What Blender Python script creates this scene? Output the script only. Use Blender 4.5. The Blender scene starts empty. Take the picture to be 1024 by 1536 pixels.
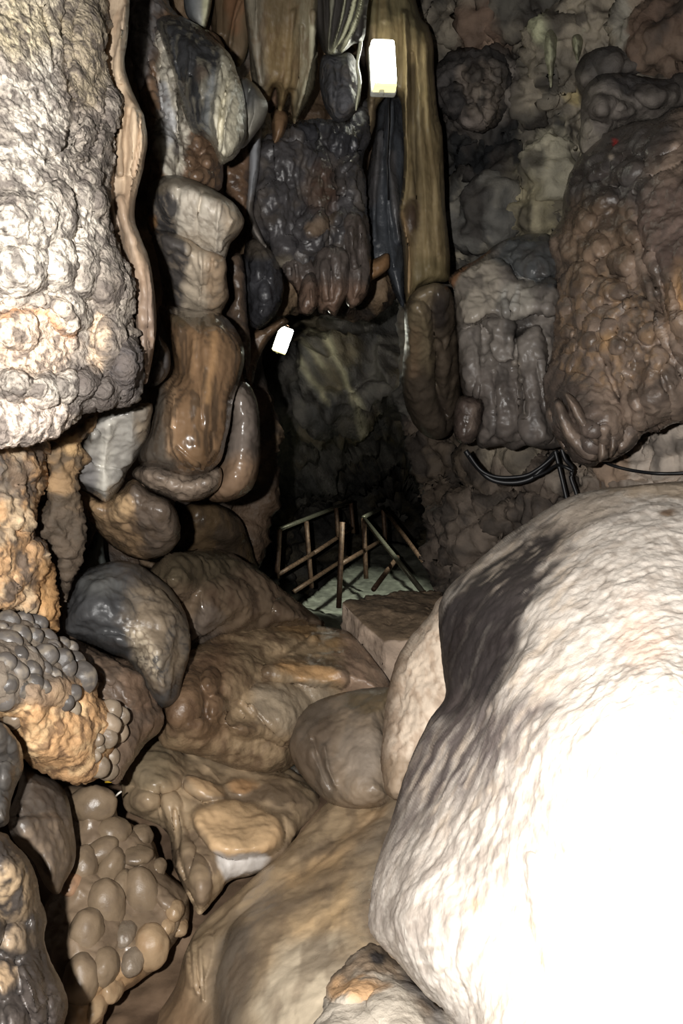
import bpy, bmesh, math, random
import numpy as np
from mathutils import Vector
random.seed(7); rng = np.random.default_rng(11)
S = bpy.context.scene; C = S.collection
F = 1250.0; CZ = 1.6                       # focal length in pixels of a 1024x1536 frame, camera height

def at(px, py, d):                          # a point of the place, d metres in front of the camera position
    return ((px-512)/F*d, d, CZ+(768-py)/F*d)

def lin(c):
    c = np.asarray(c, float)/255.0
    return np.where(c <= .04045, c/12.92, ((c+.055)/1.055)**2.4)

# ---------- numpy noise ----------
_G = rng.normal(size=(256, 3)); _G /= np.linalg.norm(_G, axis=1)[:, None]
_J = rng.random((1024, 3))
def _hash(i, j, k, s):
    h = (i.astype(np.int64)*73856093) ^ (j.astype(np.int64)*19349663) ^ (k.astype(np.int64)*83492791) ^ (s*2654435)
    h = (h ^ (h >> 13))*1274126177
    return (h ^ (h >> 16)) & 0x7fffffff
def perlin(p, seed=0):
    q = np.floor(p).astype(np.int64); f = p-q
    u = f*f*f*(f*(f*6-15)+10); r = 0
    for a in (0, 1):
        for b in (0, 1):
            for c in (0, 1):
                g = _G[_hash(q[:, 0]+a, q[:, 1]+b, q[:, 2]+c, seed) & 255]
                dt = g[:, 0]*(f[:, 0]-a)+g[:, 1]*(f[:, 1]-b)+g[:, 2]*(f[:, 2]-c)
                w = (u[:, 0] if a else 1-u[:, 0])*(u[:, 1] if b else 1-u[:, 1])*(u[:, 2] if c else 1-u[:, 2])
                r = r+w*dt
    return r*1.6
def fbm(p, octv=4, seed=0, gain=.5):
    r = 0; a = 1; t = 0
    for o in range(octv):
        r = r+a*perlin(p*(2.03**o)+o*7.3, seed+o); t += a; a *= gain
    return r/t*1.5
def worley(p, seed=0):
    q = np.floor(p).astype(np.int64); f = p-q
    d1 = np.full(len(p), 9.); d2 = np.full(len(p), 9.)
    for a in (-1, 0, 1):
        for b in (-1, 0, 1):
            for c in (-1, 0, 1):
                j = _J[_hash(q[:, 0]+a, q[:, 1]+b, q[:, 2]+c, seed) & 1023]
                d = (j[:, 0]+a-f[:, 0])**2+(j[:, 1]+b-f[:, 1])**2+(j[:, 2]+c-f[:, 2])**2
                m = d < d1
                d2 = np.where(m, d1, np.minimum(d2, d)); d1 = np.where(m, d, d1)
    return np.sqrt(d1), np.sqrt(d2)

# ---------- outlines ----------
def catmull(pts, closed=True, n=6):
    p = np.asarray(pts, float)[:, :2]; m = len(p); out = []
    for i in range(m if closed else m-1):
        if closed: a, b, c, d = p[i-1], p[i], p[(i+1) % m], p[(i+2) % m]
        else: a, b, c, d = p[max(i-1, 0)], p[i], p[i+1], p[min(i+2, m-1)]
        for t in np.arange(n)/n:
            out.append(.5*(2*b+(c-a)*t+(2*a-5*b+4*c-d)*t*t+(3*b-a-3*c+d)*t**3))
    if not closed: out.append(p[-1])
    return np.array(out)
def segdist(P, poly, closed=True):
    d = np.full(len(P), 1e18); ins = np.zeros(len(P), bool); n = len(poly)
    for i in range(n if closed else n-1):
        a = poly[i]; b = poly[(i+1) % n]; e = b-a
        w = P-a; t = np.clip((w@e)/max(e@e, 1e-9), 0, 1)
        q = w-t[:, None]*e; d = np.minimum(d, (q*q).sum(1))
        if closed:
            c = (a[1] <= P[:, 1]) != (b[1] <= P[:, 1])
            if c.any() and abs(e[1]) > 1e-12:
                ins ^= c & (P[:, 0] < a[0]+(P[:, 1]-a[1])/e[1]*e[0])
    return np.sqrt(d), ins
def sdf(P, poly):
    d, i = segdist(P, poly); return np.where(i, d, -d)
def dome(t, p=.5):
    t = np.clip(t, 0, 1); return (1-(1-t)**2)**p
DS = 1.0                                    # scale of the depths given below, set per section
def depth_fn(ctrl):
    k = DS; g = depth_raw(ctrl); return lambda P: k*g(P)
def depth_raw(ctrl):
    if isinstance(ctrl, (int, float)): return lambda P: np.full(len(P), float(ctrl))
    c = np.asarray(ctrl, float); X = c[:, :2]/500.; y = c[:, 2]; n = len(c)
    if n <= 3:
        A = np.c_[X, np.ones(n)]; k = np.linalg.lstsq(A, y, rcond=None)[0]
        return lambda P: np.c_[P/500., np.ones(len(P))]@k
    def U(r2): return np.where(r2 < 1e-9, 0, r2*np.log(r2+1e-12))
    K = U(((X[:, None]-X[None])**2).sum(2))+np.eye(n)*1e-3; Pm = np.c_[X, np.ones(n)]
    A = np.block([[K, Pm], [Pm.T, np.zeros((3, 3))]])
    s = np.linalg.lstsq(A, np.r_[y, 0, 0, 0], rcond=None)[0]
    def f(P):
        Q = P/500.; r = np.c_[Q, np.ones(len(P))]@s[n:]
        for i in range(n): r = r+s[i]*U(((Q-X[i])**2).sum(1))
        return r
    return f

# ---------- objects ----------
def put(name, verts, faces, mat, parent=None, col=None, smooth=True):
    me = bpy.data.meshes.new(name)
    v = np.asarray(verts, float)
    if parent is None: org = np.array([(v[:, 0].min()+v[:, 0].max())/2, (v[:, 1].min()+v[:, 1].max())/2, v[:, 2].min()])
    else: org = np.array(parent.matrix_world.translation if False else parent['_o'])
    if isinstance(faces, np.ndarray):
        me.vertices.add(len(v)); me.vertices.foreach_set('co', (v-org).ravel())
        k = faces.shape[1]; me.loops.add(faces.size); me.polygons.add(len(faces))
        me.loops.foreach_set('vertex_index', faces.ravel().astype(np.int32))
        me.polygons.foreach_set('loop_start', np.arange(0, faces.size, k, dtype=np.int32))
        me.update(calc_edges=True)
    else:
        me.from_pydata([tuple(x) for x in (v-org)], [], faces); me.update()
    if smooth: me.polygons.foreach_set('use_smooth', np.ones(len(me.polygons), bool))
    if col is not None:
        a = me.color_attributes.new('Col', 'FLOAT_COLOR', 'POINT')
        a.data.foreach_set('color', np.c_[col, np.ones(len(col))].astype(np.float32).ravel())
    me.materials.append(mat)
    o = bpy.data.objects.new(name, me); C.objects.link(o)
    if parent is None: o.location = org
    else: o.parent = parent
    return o
def tag(o, label=None, cat=None, group=None, kind=None):
    if label: o['label'] = label
    if cat: o['category'] = cat
    if group: o['group'] = group
    if kind: o['kind'] = kind
    return o
ORG = {}
class Root(dict): pass
def thing(name, label, cat, loc, group=None):
    o = bpy.data.objects.new(name, None); C.objects.link(o); o.location = loc; o.empty_display_size = .05
    tag(o, label, cat, group); o['_o'] = [float(x) for x in loc]; ROOTS.append(o)
    return o
ROOTS = []

def zone_mask(z, PX, P3):
    m = np.ones(len(PX))
    Q = PX
    if 'warp' in z:
        a, sc = z['warp']; s3 = P3/sc
        Q = PX+a*np.c_[fbm(s3, 3, 41), fbm(s3+31.7, 3, 42)]
    if 'poly' in z: m = m*np.clip(sdf(Q, catmull(z['poly']))/z.get('soft', 8)+.5, 0, 1)
    if 'ell' in z:
        cx, cy, rx, ry = z['ell'][:4]; r = np.sqrt(((Q[:, 0]-cx)/rx)**2+((Q[:, 1]-cy)/ry)**2)
        m = m*np.clip((1-r)*min(rx, ry)/z.get('soft', 8)+.5, 0, 1)
    if 'line' in z:
        d, _ = segdist(Q, catmull(z['line'], False), False); m = m*np.exp(-(d/z['w'])**2)
    if 'n' in z:
        sc = np.asarray(z['sc'], float); q = P3
        if 'rot' in z:
            r = math.radians(z['rot']); q = np.c_[P3[:, 0]*math.cos(r)+P3[:, 2]*math.sin(r), P3[:, 1], P3[:, 2]*math.cos(r)-P3[:, 0]*math.sin(r)]
        q = q/sc
        if z['n'] == 'fbm': v = fbm(q, 4, z.get('seed', 3))*.5+.5
        elif z['n'] == 'cell': v = worley(q, z.get('seed', 3))[0]
        elif z['n'] == 'edge':
            a, b = worley(q+.35*np.c_[perlin(q, 5), perlin(q, 6), perlin(q, 7)], z.get('seed', 3)); v = b-a
        m = m*np.clip((v-z['lo'])/(z['hi']-z['lo']), 0, 1)
    return m*z.get('a', 1)

def paint(base, zones, PX, P3):
    col = np.tile(lin(base), (len(PX), 1))
    for z in zones:
        m = zone_mask(z, PX, P3)[:, None]; col = col*(1-m)+lin(z['c'])*m
    g = (col@np.array([.3, .59, .11]))[:, None]
    return g+(col-g)*SAT
SAT = .80

def displace(P3, N, noise, fall):
    d = np.zeros(len(P3))
    for n in noise:
        k, amp, sc = n[:3]; q = P3/np.asarray(sc, float); seed = n[3] if len(n) > 3 else 1
        if k == 'fbm': v = fbm(q, 5, seed)
        elif k == 'soft': v = fbm(q, 2, seed)
        elif k == 'ridge': v = 1-2*np.abs(fbm(q, 4, seed))
        elif k == 'cell':
            w = q+.25*np.c_[perlin(q*.9, 51), perlin(q*.9, 52), perlin(q*.9, 53)]
            v = 1-1.5*worley(w, seed)[0]**2
        elif k == 'pit': v = -np.clip(1-worley(q, seed)[0]*2.2, 0, 1)
        if len(n) > 4: v = v*np.clip((n[4][1]-P3[:, 2])/(n[4][1]-n[4][0]), 0, 1)
        d = d+amp*v
    return P3+N*(d*fall)[:, None]

def normals(V, faces, nv):
    a, b, c, d = (V[faces[:, i]] for i in range(4))
    n = np.cross(c-a, d-b); out = np.zeros((nv, 3))
    for i in range(4):
        for k in range(3): out[:, k] += np.bincount(faces[:, i], n[:, k], nv)
    return out/np.maximum(np.linalg.norm(out, axis=1), 1e-12)[:, None]

def lobe_h(L, P):
    if L[0] == 'e':
        cx, cy, rx, ry, rot, A = L[1:7]; pw = L[7] if len(L) > 7 else .68
        r = math.radians(rot); x = P[:, 0]-cx; y = P[:, 1]-cy
        u = (x*math.cos(r)+y*math.sin(r))/rx; v = (-x*math.sin(r)+y*math.cos(r))/ry
        return A*np.clip(1-u*u-v*v, 0, 1)**pw
    if L[0] == 'p':
        return L[2]*dome(sdf(P, catmull(L[1]))/L[3])
    if L[0] == 's':
        d, _ = segdist(P, catmull(L[1], False), False); return L[3]*np.exp(-(d/L[2])**2)

def relief(name, outline, depth, T=.1, R=None, back=.08, step=3, jag=None, smooth=25, lobes=(), strokes=(),
           noise=(), base=(120, 100, 80), zones=(), mat=None, parent=None, edge=.35, pf=.5):
    poly = catmull(outline)
    lo = poly.min(0)-step; hi = poly.max(0)+step
    xs = np.arange(lo[0], hi[0]+step, step); ys = np.arange(lo[1], hi[1]+step, step)
    X, Y = np.meshgrid(xs, ys); sh = X.shape; P = np.c_[X.ravel(), Y.ravel()]
    s = sdf(P, poly)
    if jag:
        for a, sc in (jag if isinstance(jag[0], (tuple, list)) else [jag]):
            s = s+a*(1.2*fbm(np.c_[P/sc, np.zeros(len(P))], 3, 77)-.15)
    sg = s.reshape(sh); inm = sg > 0
    cell = inm[:-1, :-1] & inm[1:, :-1] & inm[:-1, 1:] & inm[1:, 1:]
    cnt = np.zeros(sh, int)
    for a in (0, 1):
        for b in (0, 1): cnt[a:a+cell.shape[0], b:b+cell.shape[1]] += cell
    use = cnt > 0; bnd = use & (cnt < 4)
    gy, gx = np.gradient(sg, step)
    gl = np.maximum(np.hypot(gx, gy), .3)
    mv = np.where(bnd, np.clip(sg, 0, 1.5*step), 0)
    PX = np.c_[(X-gx/gl*mv).ravel(), (Y-gy/gl*mv).ravel()]
    smax = sg.max(); Rr = min(R or smax, smax)
    h = dome(np.where(bnd, 0, np.maximum(sg, 0))/Rr)
    h2 = h*h; free = use & ~bnd
    for _ in range(smooth):
        n = np.zeros(sh); n[1:-1, 1:-1] = (h2[:-2, 1:-1]+h2[2:, 1:-1]+h2[1:-1, :-2]+h2[1:-1, 2:])*.25
        h2 = np.where(free, n, h2*(~free))
    hb = np.maximum(h2, 0)**pf; hb = hb/max(hb.max(), 1e-6)
    ui = np.flatnonzero(use.ravel()); nid = np.full(use.size, -1); nid[ui] = np.arange(len(ui))
    PX = PX[ui]; H = T*hb.ravel()[ui]; bn = bnd.ravel()[ui]; sv = sg.ravel()[ui]
    fall0 = np.clip(sv/(3.*step), edge, 1); fall0[bn] = edge
    groups = [] if not lobes else (lobes if isinstance(lobes[0], list) else [list(lobes)])
    for g in groups:
        m = np.zeros(len(PX))
        for L in g: m = np.maximum(m, lobe_h(L, PX))
        H = H+m*np.clip(.35+sv/(4.*step), 0, 1)
    for L in strokes: H = H+lobe_h(('s',)+tuple(L), PX)*np.clip(sv/(2.*step), .1, 1)
    D = depth_fn(depth)(PX)
    def world(h):
        y = D-h; return np.c_[(PX[:, 0]-512)/F*y, y, CZ+(768-PX[:, 1])/F*y]
    V = world(H)
    ci = np.argwhere(cell); w = sh[1]; i0 = ci[:, 0]*w+ci[:, 1]
    Q = np.c_[nid[i0], nid[i0+w], nid[i0+w+1], nid[i0+1]]
    nv = len(V); N = normals(V, Q, nv)
    if (N[:, 1].mean()) > 0: N = -N; Q = Q[:, ::-1]
    V0 = V.copy()
    if noise: V = displace(V, N, noise, fall0)
    col = paint(base, zones, PX, V0)
    B = world(-back*np.sqrt(np.clip(hb.ravel()[ui], 0, 1)))
    B[:, 1] = np.maximum(B[:, 1], V[:, 1]+.004)
    bid = np.full(nv, -1); inner = np.flatnonzero(~bn); bid[inner] = nv+np.arange(len(inner)); bid[bn] = np.flatnonzero(bn)
    QB = bid[Q][:, ::-1]
    keep = ~(bn[Q].all(1)); QB = QB[keep]
    global SURF; SURF = (PX, V[:, 1])
    VV = np.r_[V, B[inner]]; cc = np.r_[col, col[inner]]
    return put(name, VV, np.r_[Q, QB].astype(np.int64), mat, parent, cc)

def surf(x, y):                             # distance of the last built surface at a place
    P, Y = SURF; return float(Y[np.argmin(((P-np.array([x, y]))**2).sum(1))])
_ico = {}
def ico(sub):
    if sub not in _ico:
        bm = bmesh.new(); bmesh.ops.create_icosphere(bm, subdivisions=sub, radius=1)
        _ico[sub] = (np.array([v.co[:] for v in bm.verts]), np.array([[v.index for v in f.verts] for f in bm.faces])); bm.free()
    return _ico[sub]
def blob(name, px, py, d, rx, ry, rd, mat, parent=None, rot=0, base=(110, 100, 90), zones=(), noise=(), sub=4, power=1.0):
    v, f = ico(sub); k = d/F; r = math.radians(rot)
    x = v[:, 0]*rx*k; z = v[:, 2]*ry*k
    p = np.c_[x*math.cos(r)-z*math.sin(r), v[:, 1]*rd, x*math.sin(r)+z*math.cos(r)]+np.array(at(px, py, d))
    n = v/np.linalg.norm(v, axis=1)[:, None]
    s = random.random()*50
    q = p+n*(.09*min(rx, ry)*k*fbm((p+s)/(1.0*min(rx, ry)*k), 3, 9))[:, None]
    if noise: q = displace(q, n, noise, np.ones(len(q)))
    PX = np.c_[512+F*q[:, 0]/q[:, 1], 768-F*(q[:, 2]-CZ)/q[:, 1]]
    return put(name, q, f, mat, parent, paint(base, zones, PX, q))

def tube(name, pts, r, mat, parent=None, seg=8, taper=None):
    p = [Vector(a) for a in pts]; vs = []; fs = []; n = len(p); up = Vector((0, 0, 1))
    for i in range(n):
        t = (p[min(i+1, n-1)]-p[max(i-1, 0)]).normalized()
        a = t.cross(up)
        if a.length < .05: a = t.cross(Vector((1, 0, 0)))
        a.normalize(); b = t.cross(a); rr = r*(taper[i] if taper else 1)
        for k in range(seg):
            an = 2*math.pi*k/seg; vs.append(p[i]+a*math.cos(an)*rr+b*math.sin(an)*rr)
    for i in range(n-1):
        for k in range(seg): fs.append((i*seg+k, i*seg+(k+1) % seg, (i+1)*seg+(k+1) % seg, (i+1)*seg+k))
    fs.append(tuple(range(seg-1, -1, -1))); fs.append(tuple((n-1)*seg+k for k in range(seg)))
    return put(name, np.array([v[:] for v in vs]), fs, mat, parent)
def curve3(pts, n=8):
    p = np.asarray(pts, float); out = []
    for i in range(len(p)-1):
        a, b, c, d = p[max(i-1, 0)], p[i], p[i+1], p[min(i+2, len(p)-1)]
        for t in np.arange(n)/n: out.append(.5*(2*b+(c-a)*t+(2*a-5*b+4*c-d)*t*t+(3*b-a-3*c+d)*t**3))
    out.append(p[-1]); return np.array(out)

# ---------- materials ----------
def rock(name, r0=.45, r1=.8, bs=70., bd=.004, vs=0., vd=0., spk=0., spks=120., spkc=(60, 55, 50), var=.3, coat=0., stretch=(1, 1, 1), spec=.5, alb=1.):
    m = bpy.data.materials.new(name); m.use_nodes = True; nt = m.node_tree; N = nt.nodes; L = nt.links
    bs_ = N['Principled BSDF']
    tc = N.new('ShaderNodeTexCoord'); mp = N.new('ShaderNodeMapping'); L.new(tc.outputs['Object'], mp.inputs['Vector'])
    mp.inputs['Scale'].default_value = stretch
    at_ = N.new('ShaderNodeAttribute'); at_.attribute_name = 'Col'
    n1 = N.new('ShaderNodeTexNoise'); n1.inputs['Scale'].default_value = bs; n1.inputs['Detail'].default_value = 8; n1.inputs['Roughness'].default_value = .62
    n2 = N.new('ShaderNodeTexNoise'); n2.inputs['Scale'].default_value = bs*.27; n2.inputs['Detail'].default_value = 6
    for n in (n1, n2): L.new(mp.outputs[0], n.inputs['Vector'])
    mr = N.new('ShaderNodeMapRange'); mr.inputs['From Min'].default_value = .3; mr.inputs['From Max'].default_value = .7
    mr.inputs['To Min'].default_value = (1-var)*alb; mr.inputs['To Max'].default_value = (1+var*.7)*alb; L.new(n2.outputs['Fac'], mr.inputs['Value'])
    mx = N.new('ShaderNodeVectorMath'); mx.operation = 'SCALE'
    L.new(at_.outputs['Color'], mx.inputs[0]); L.new(mr.outputs[0], mx.inputs['Scale'])
    colout = mx.outputs[0]
    if spk:
        n3 = N.new('ShaderNodeTexNoise'); n3.inputs['Scale'].default_value = spks; n3.inputs['Detail'].default_value = 4; n3.inputs['Roughness'].default_value = .7
        L.new(mp.outputs[0], n3.inputs['Vector'])
        m3 = N.new('ShaderNodeMapRange'); m3.inputs['From Min'].default_value = .50; m3.inputs['From Max'].default_value = .62; m3.inputs['To Max'].default_value = spk
        L.new(n3.outputs['Fac'], m3.inputs['Value'])
        mc = N.new('ShaderNodeMix'); mc.data_type = 'RGBA'; L.new(m3.outputs[0], mc.inputs['Factor'])
        L.new(colout, mc.inputs[6]); mc.inputs[7].default_value = (*lin(spkc), 1); colout = mc.outputs[2]
    L.new(colout, bs_.inputs['Base Color'])
    rr = N.new('ShaderNodeMapRange'); rr.inputs['From Min'].default_value = .35; rr.inputs['From Max'].default_value = .65
    rr.inputs['To Min'].default_value = r0; rr.inputs['To Max'].default_value = r1; L.new(n2.outputs['Fac'], rr.inputs['Value'])
    L.new(rr.outputs[0], bs_.inputs['Roughness'])
    b1 = N.new('ShaderNodeBump'); b1.inputs['Distance'].default_value = bd; b1.inputs['Strength'].default_value = 1.
    L.new(n1.outputs['Fac'], b1.inputs['Height']); out = b1
    if vs:
        v = N.new('ShaderNodeTexVoronoi'); v.inputs['Scale'].default_value = vs; v.feature = 'SMOOTH_F1'; L.new(mp.outputs[0], v.inputs['Vector'])
        b2 = N.new('ShaderNodeBump'); b2.invert = True; b2.inputs['Distance'].default_value = vd; b2.inputs['Strength'].default_value = 1.
        L.new(v.outputs['Distance'], b2.inputs['Height']); L.new(b1.outputs[0], b2.inputs['Normal']); out = b2
    L.new(out.outputs[0], bs_.inputs['Normal'])
    bs_.inputs['Specular IOR Level'].default_value = spec
    if coat: bs_.inputs['Coat Weight'].default_value = coat; bs_.inputs['Coat Roughness'].default_value = .12; L.new(out.outputs[0], bs_.inputs['Coat Normal'])
    return m
def plain(name, c, rough=.5, metal=0., emit=None, es=0., noise=.25):
    m = bpy.data.materials.new(name); m.use_nodes = True; nt = m.node_tree; b = nt.nodes['Principled BSDF']
    n = nt.nodes.new('ShaderNodeTexNoise'); n.inputs['Scale'].default_value = 40; n.inputs['Detail'].default_value = 6
    tc = nt.nodes.new('ShaderNodeTexCoord'); nt.links.new(tc.outputs['Object'], n.inputs['Vector'])
    r = nt.nodes.new('ShaderNodeValToRGB'); cc = lin(c)
    r.color_ramp.elements[0].color = (*(cc*(1-noise)), 1); r.color_ramp.elements[1].color = (*np.minimum(cc*(1+noise), 1), 1)
    r.color_ramp.elements[0].position = .35; r.color_ramp.elements[1].position = .65
    nt.links.new(n.outputs['Fac'], r.inputs[0]); nt.links.new(r.outputs[0], b.inputs['Base Color'])
    b.inputs['Roughness'].default_value = rough; b.inputs['Metallic'].default_value = metal
    if emit is not None:
        b.inputs['Emission Color'].default_value = (*lin(emit), 1); b.inputs['Emission Strength'].default_value = es
    return m
# ================= materials =================
M_crust = rock('crusted_limestone', .7, .95, 90, .006, 150, .003, spk=.62, spks=110, spkc=(92, 84, 78), var=.25, spec=.25)
M_dry = rock('dry_limestone', .6, .9, 60, .005, var=.3, spec=.3)
M_fine = rock('smooth_flowstone', .26, .52, 50, .0018, var=.22, spec=.4)
M_wet = rock('wet_flowstone', .16, .45, 55, .0032, 70, .0010, var=.32, spec=.5, coat=.15)
M_drip = rock('streaked_dripstone', .3, .6, 60, .003, var=.3, stretch=(1, 1, .22), spec=.4)
M_dark = rock('dark_cave_rock', .35, .75, 38, .008, 55, .004, var=.45, spec=.4)
M_pale = rock('pale_calcite', .55, .85, 40, .0035, var=.12, stretch=(1, .8, .55), spec=.25)
M_mud = rock('muddy_flowstone', .2, .5, 34, .0018, var=.26, spec=.5)
M_gloss = rock('glossy_dripstone', .1, .3, 26, .0016, var=.3, stretch=(1, 1, .3), spec=.5, coat=.2)

# ================= the cave itself =================
DS = 1.1
fl = relief('floor', [(-800, 1250), (60, 1010), (250, 960), (420, 950), (500, 960), (560, 945), (640, 900), (760, 850), (1000, 900), (1700, 1100), (1700, 1750), (-800, 1750)],
    [(-200, 1700, 1.5), (100, 1500, 1.72), (250, 1450, 1.76), (300, 1380, 1.86), (500, 1500, 1.62), (250, 1250, 2.15), (480, 1205, 2.12), (420, 1135, 2.42), (560, 1180, 2.1), (240, 1110, 2.45), (330, 1125, 2.42), (560, 950, 3.9), (450, 940, 3.8), (640, 890, 4.9), (900, 1000, 3.4), (1200, 1600, 1.7), (100, 1050, 2.9)],
    T=.02, R=60, back=.12, step=5, noise=[('fbm', .03, .3), ('fbm', .008, .05)], base=(120, 95, 70),
    zones=[dict(n='fbm', sc=.3, lo=.4, hi=.6, c=(90, 70, 52))], mat=M_mud)
tag(fl, 'uneven muddy flowstone floor of the cave', kind='structure')

DS = 1.0
wb = relief('wall_back', [(330, 380), (420, 300), (560, 300), (720, 380), (760, 600), (760, 900), (700, 960), (400, 960), (330, 860)],
    [(430, 480, 7.6), (500, 400, 6.6), (600, 480, 6.8), (430, 680, 7.6), (540, 640, 7.4), (605, 765, 14), (700, 700, 7.2), (700, 850, 9.0), (420, 850, 9.6), (560, 880, 11), (500, 760, 10.5), (420, 760, 9)],
    T=.2, R=60, back=.3, step=4, smooth=10, noise=[('fbm', .40, .9), ('ridge', .12, .35), ('fbm', .07, .12)], base=(118, 112, 102),
    zones=[dict(n='fbm', sc=.5, lo=.42, hi=.6, c=(78, 76, 72)), dict(n='fbm', sc=(.35, .35, .8), lo=.55, hi=.7, c=(125, 112, 85), seed=9),
           dict(line=[(470, 505), (500, 520), (512, 555), (530, 590), (545, 640)], w=5, warp=(8, .25), c=(215, 205, 160), a=.85),  # pale lines paint the far lamp's glow onto the wall
           dict(line=[(468, 560), (495, 600)], w=4, warp=(8, .25), c=(190, 180, 140), a=.7), dict(line=[(482, 520), (478, 540), (492, 560)], w=4, warp=(5, .25), c=(200, 190, 150), a=.7)], mat=M_dark)
tag(wb, 'dark rough back wall of the cave passage', kind='structure')

DS = 1.0
wl = relief('wall_left', [(-800, -160), (640, -160), (640, 300), (600, 430), (540, 480), (440, 470), (405, 500), (395, 560), (404, 640), (400, 760), (380, 860), (280, 960), (60, 1100), (-800, 1300)],
    [(-100, 300, 2.6), (180, 300, 2.9), (330, 100, 3.25), (330, 500, 3.25), (420, 100, 3.5), (420, 400, 3.6), (560, 100, 3.8), (560, 400, 3.8), (330, 750, 3.7), (100, 900, 2.9), (390, 700, 3.9), (-750, 400, 2.3)],
    T=.15, R=40, back=.3, step=4, smooth=10, noise=[('fbm', .10, .5), ('ridge', .05, (.2, .2, .5)), ('fbm', .03, .08)], base=(98, 76, 55),
    zones=[dict(n='fbm', sc=.35, lo=.42, hi=.6, c=(62, 54, 48)), dict(n='fbm', sc=(.1, .1, .4), lo=.56, hi=.7, c=(130, 105, 75), seed=5)], mat=M_dark)
tag(wl, 'brown rock wall behind the left flowstone columns', kind='structure')

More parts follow.
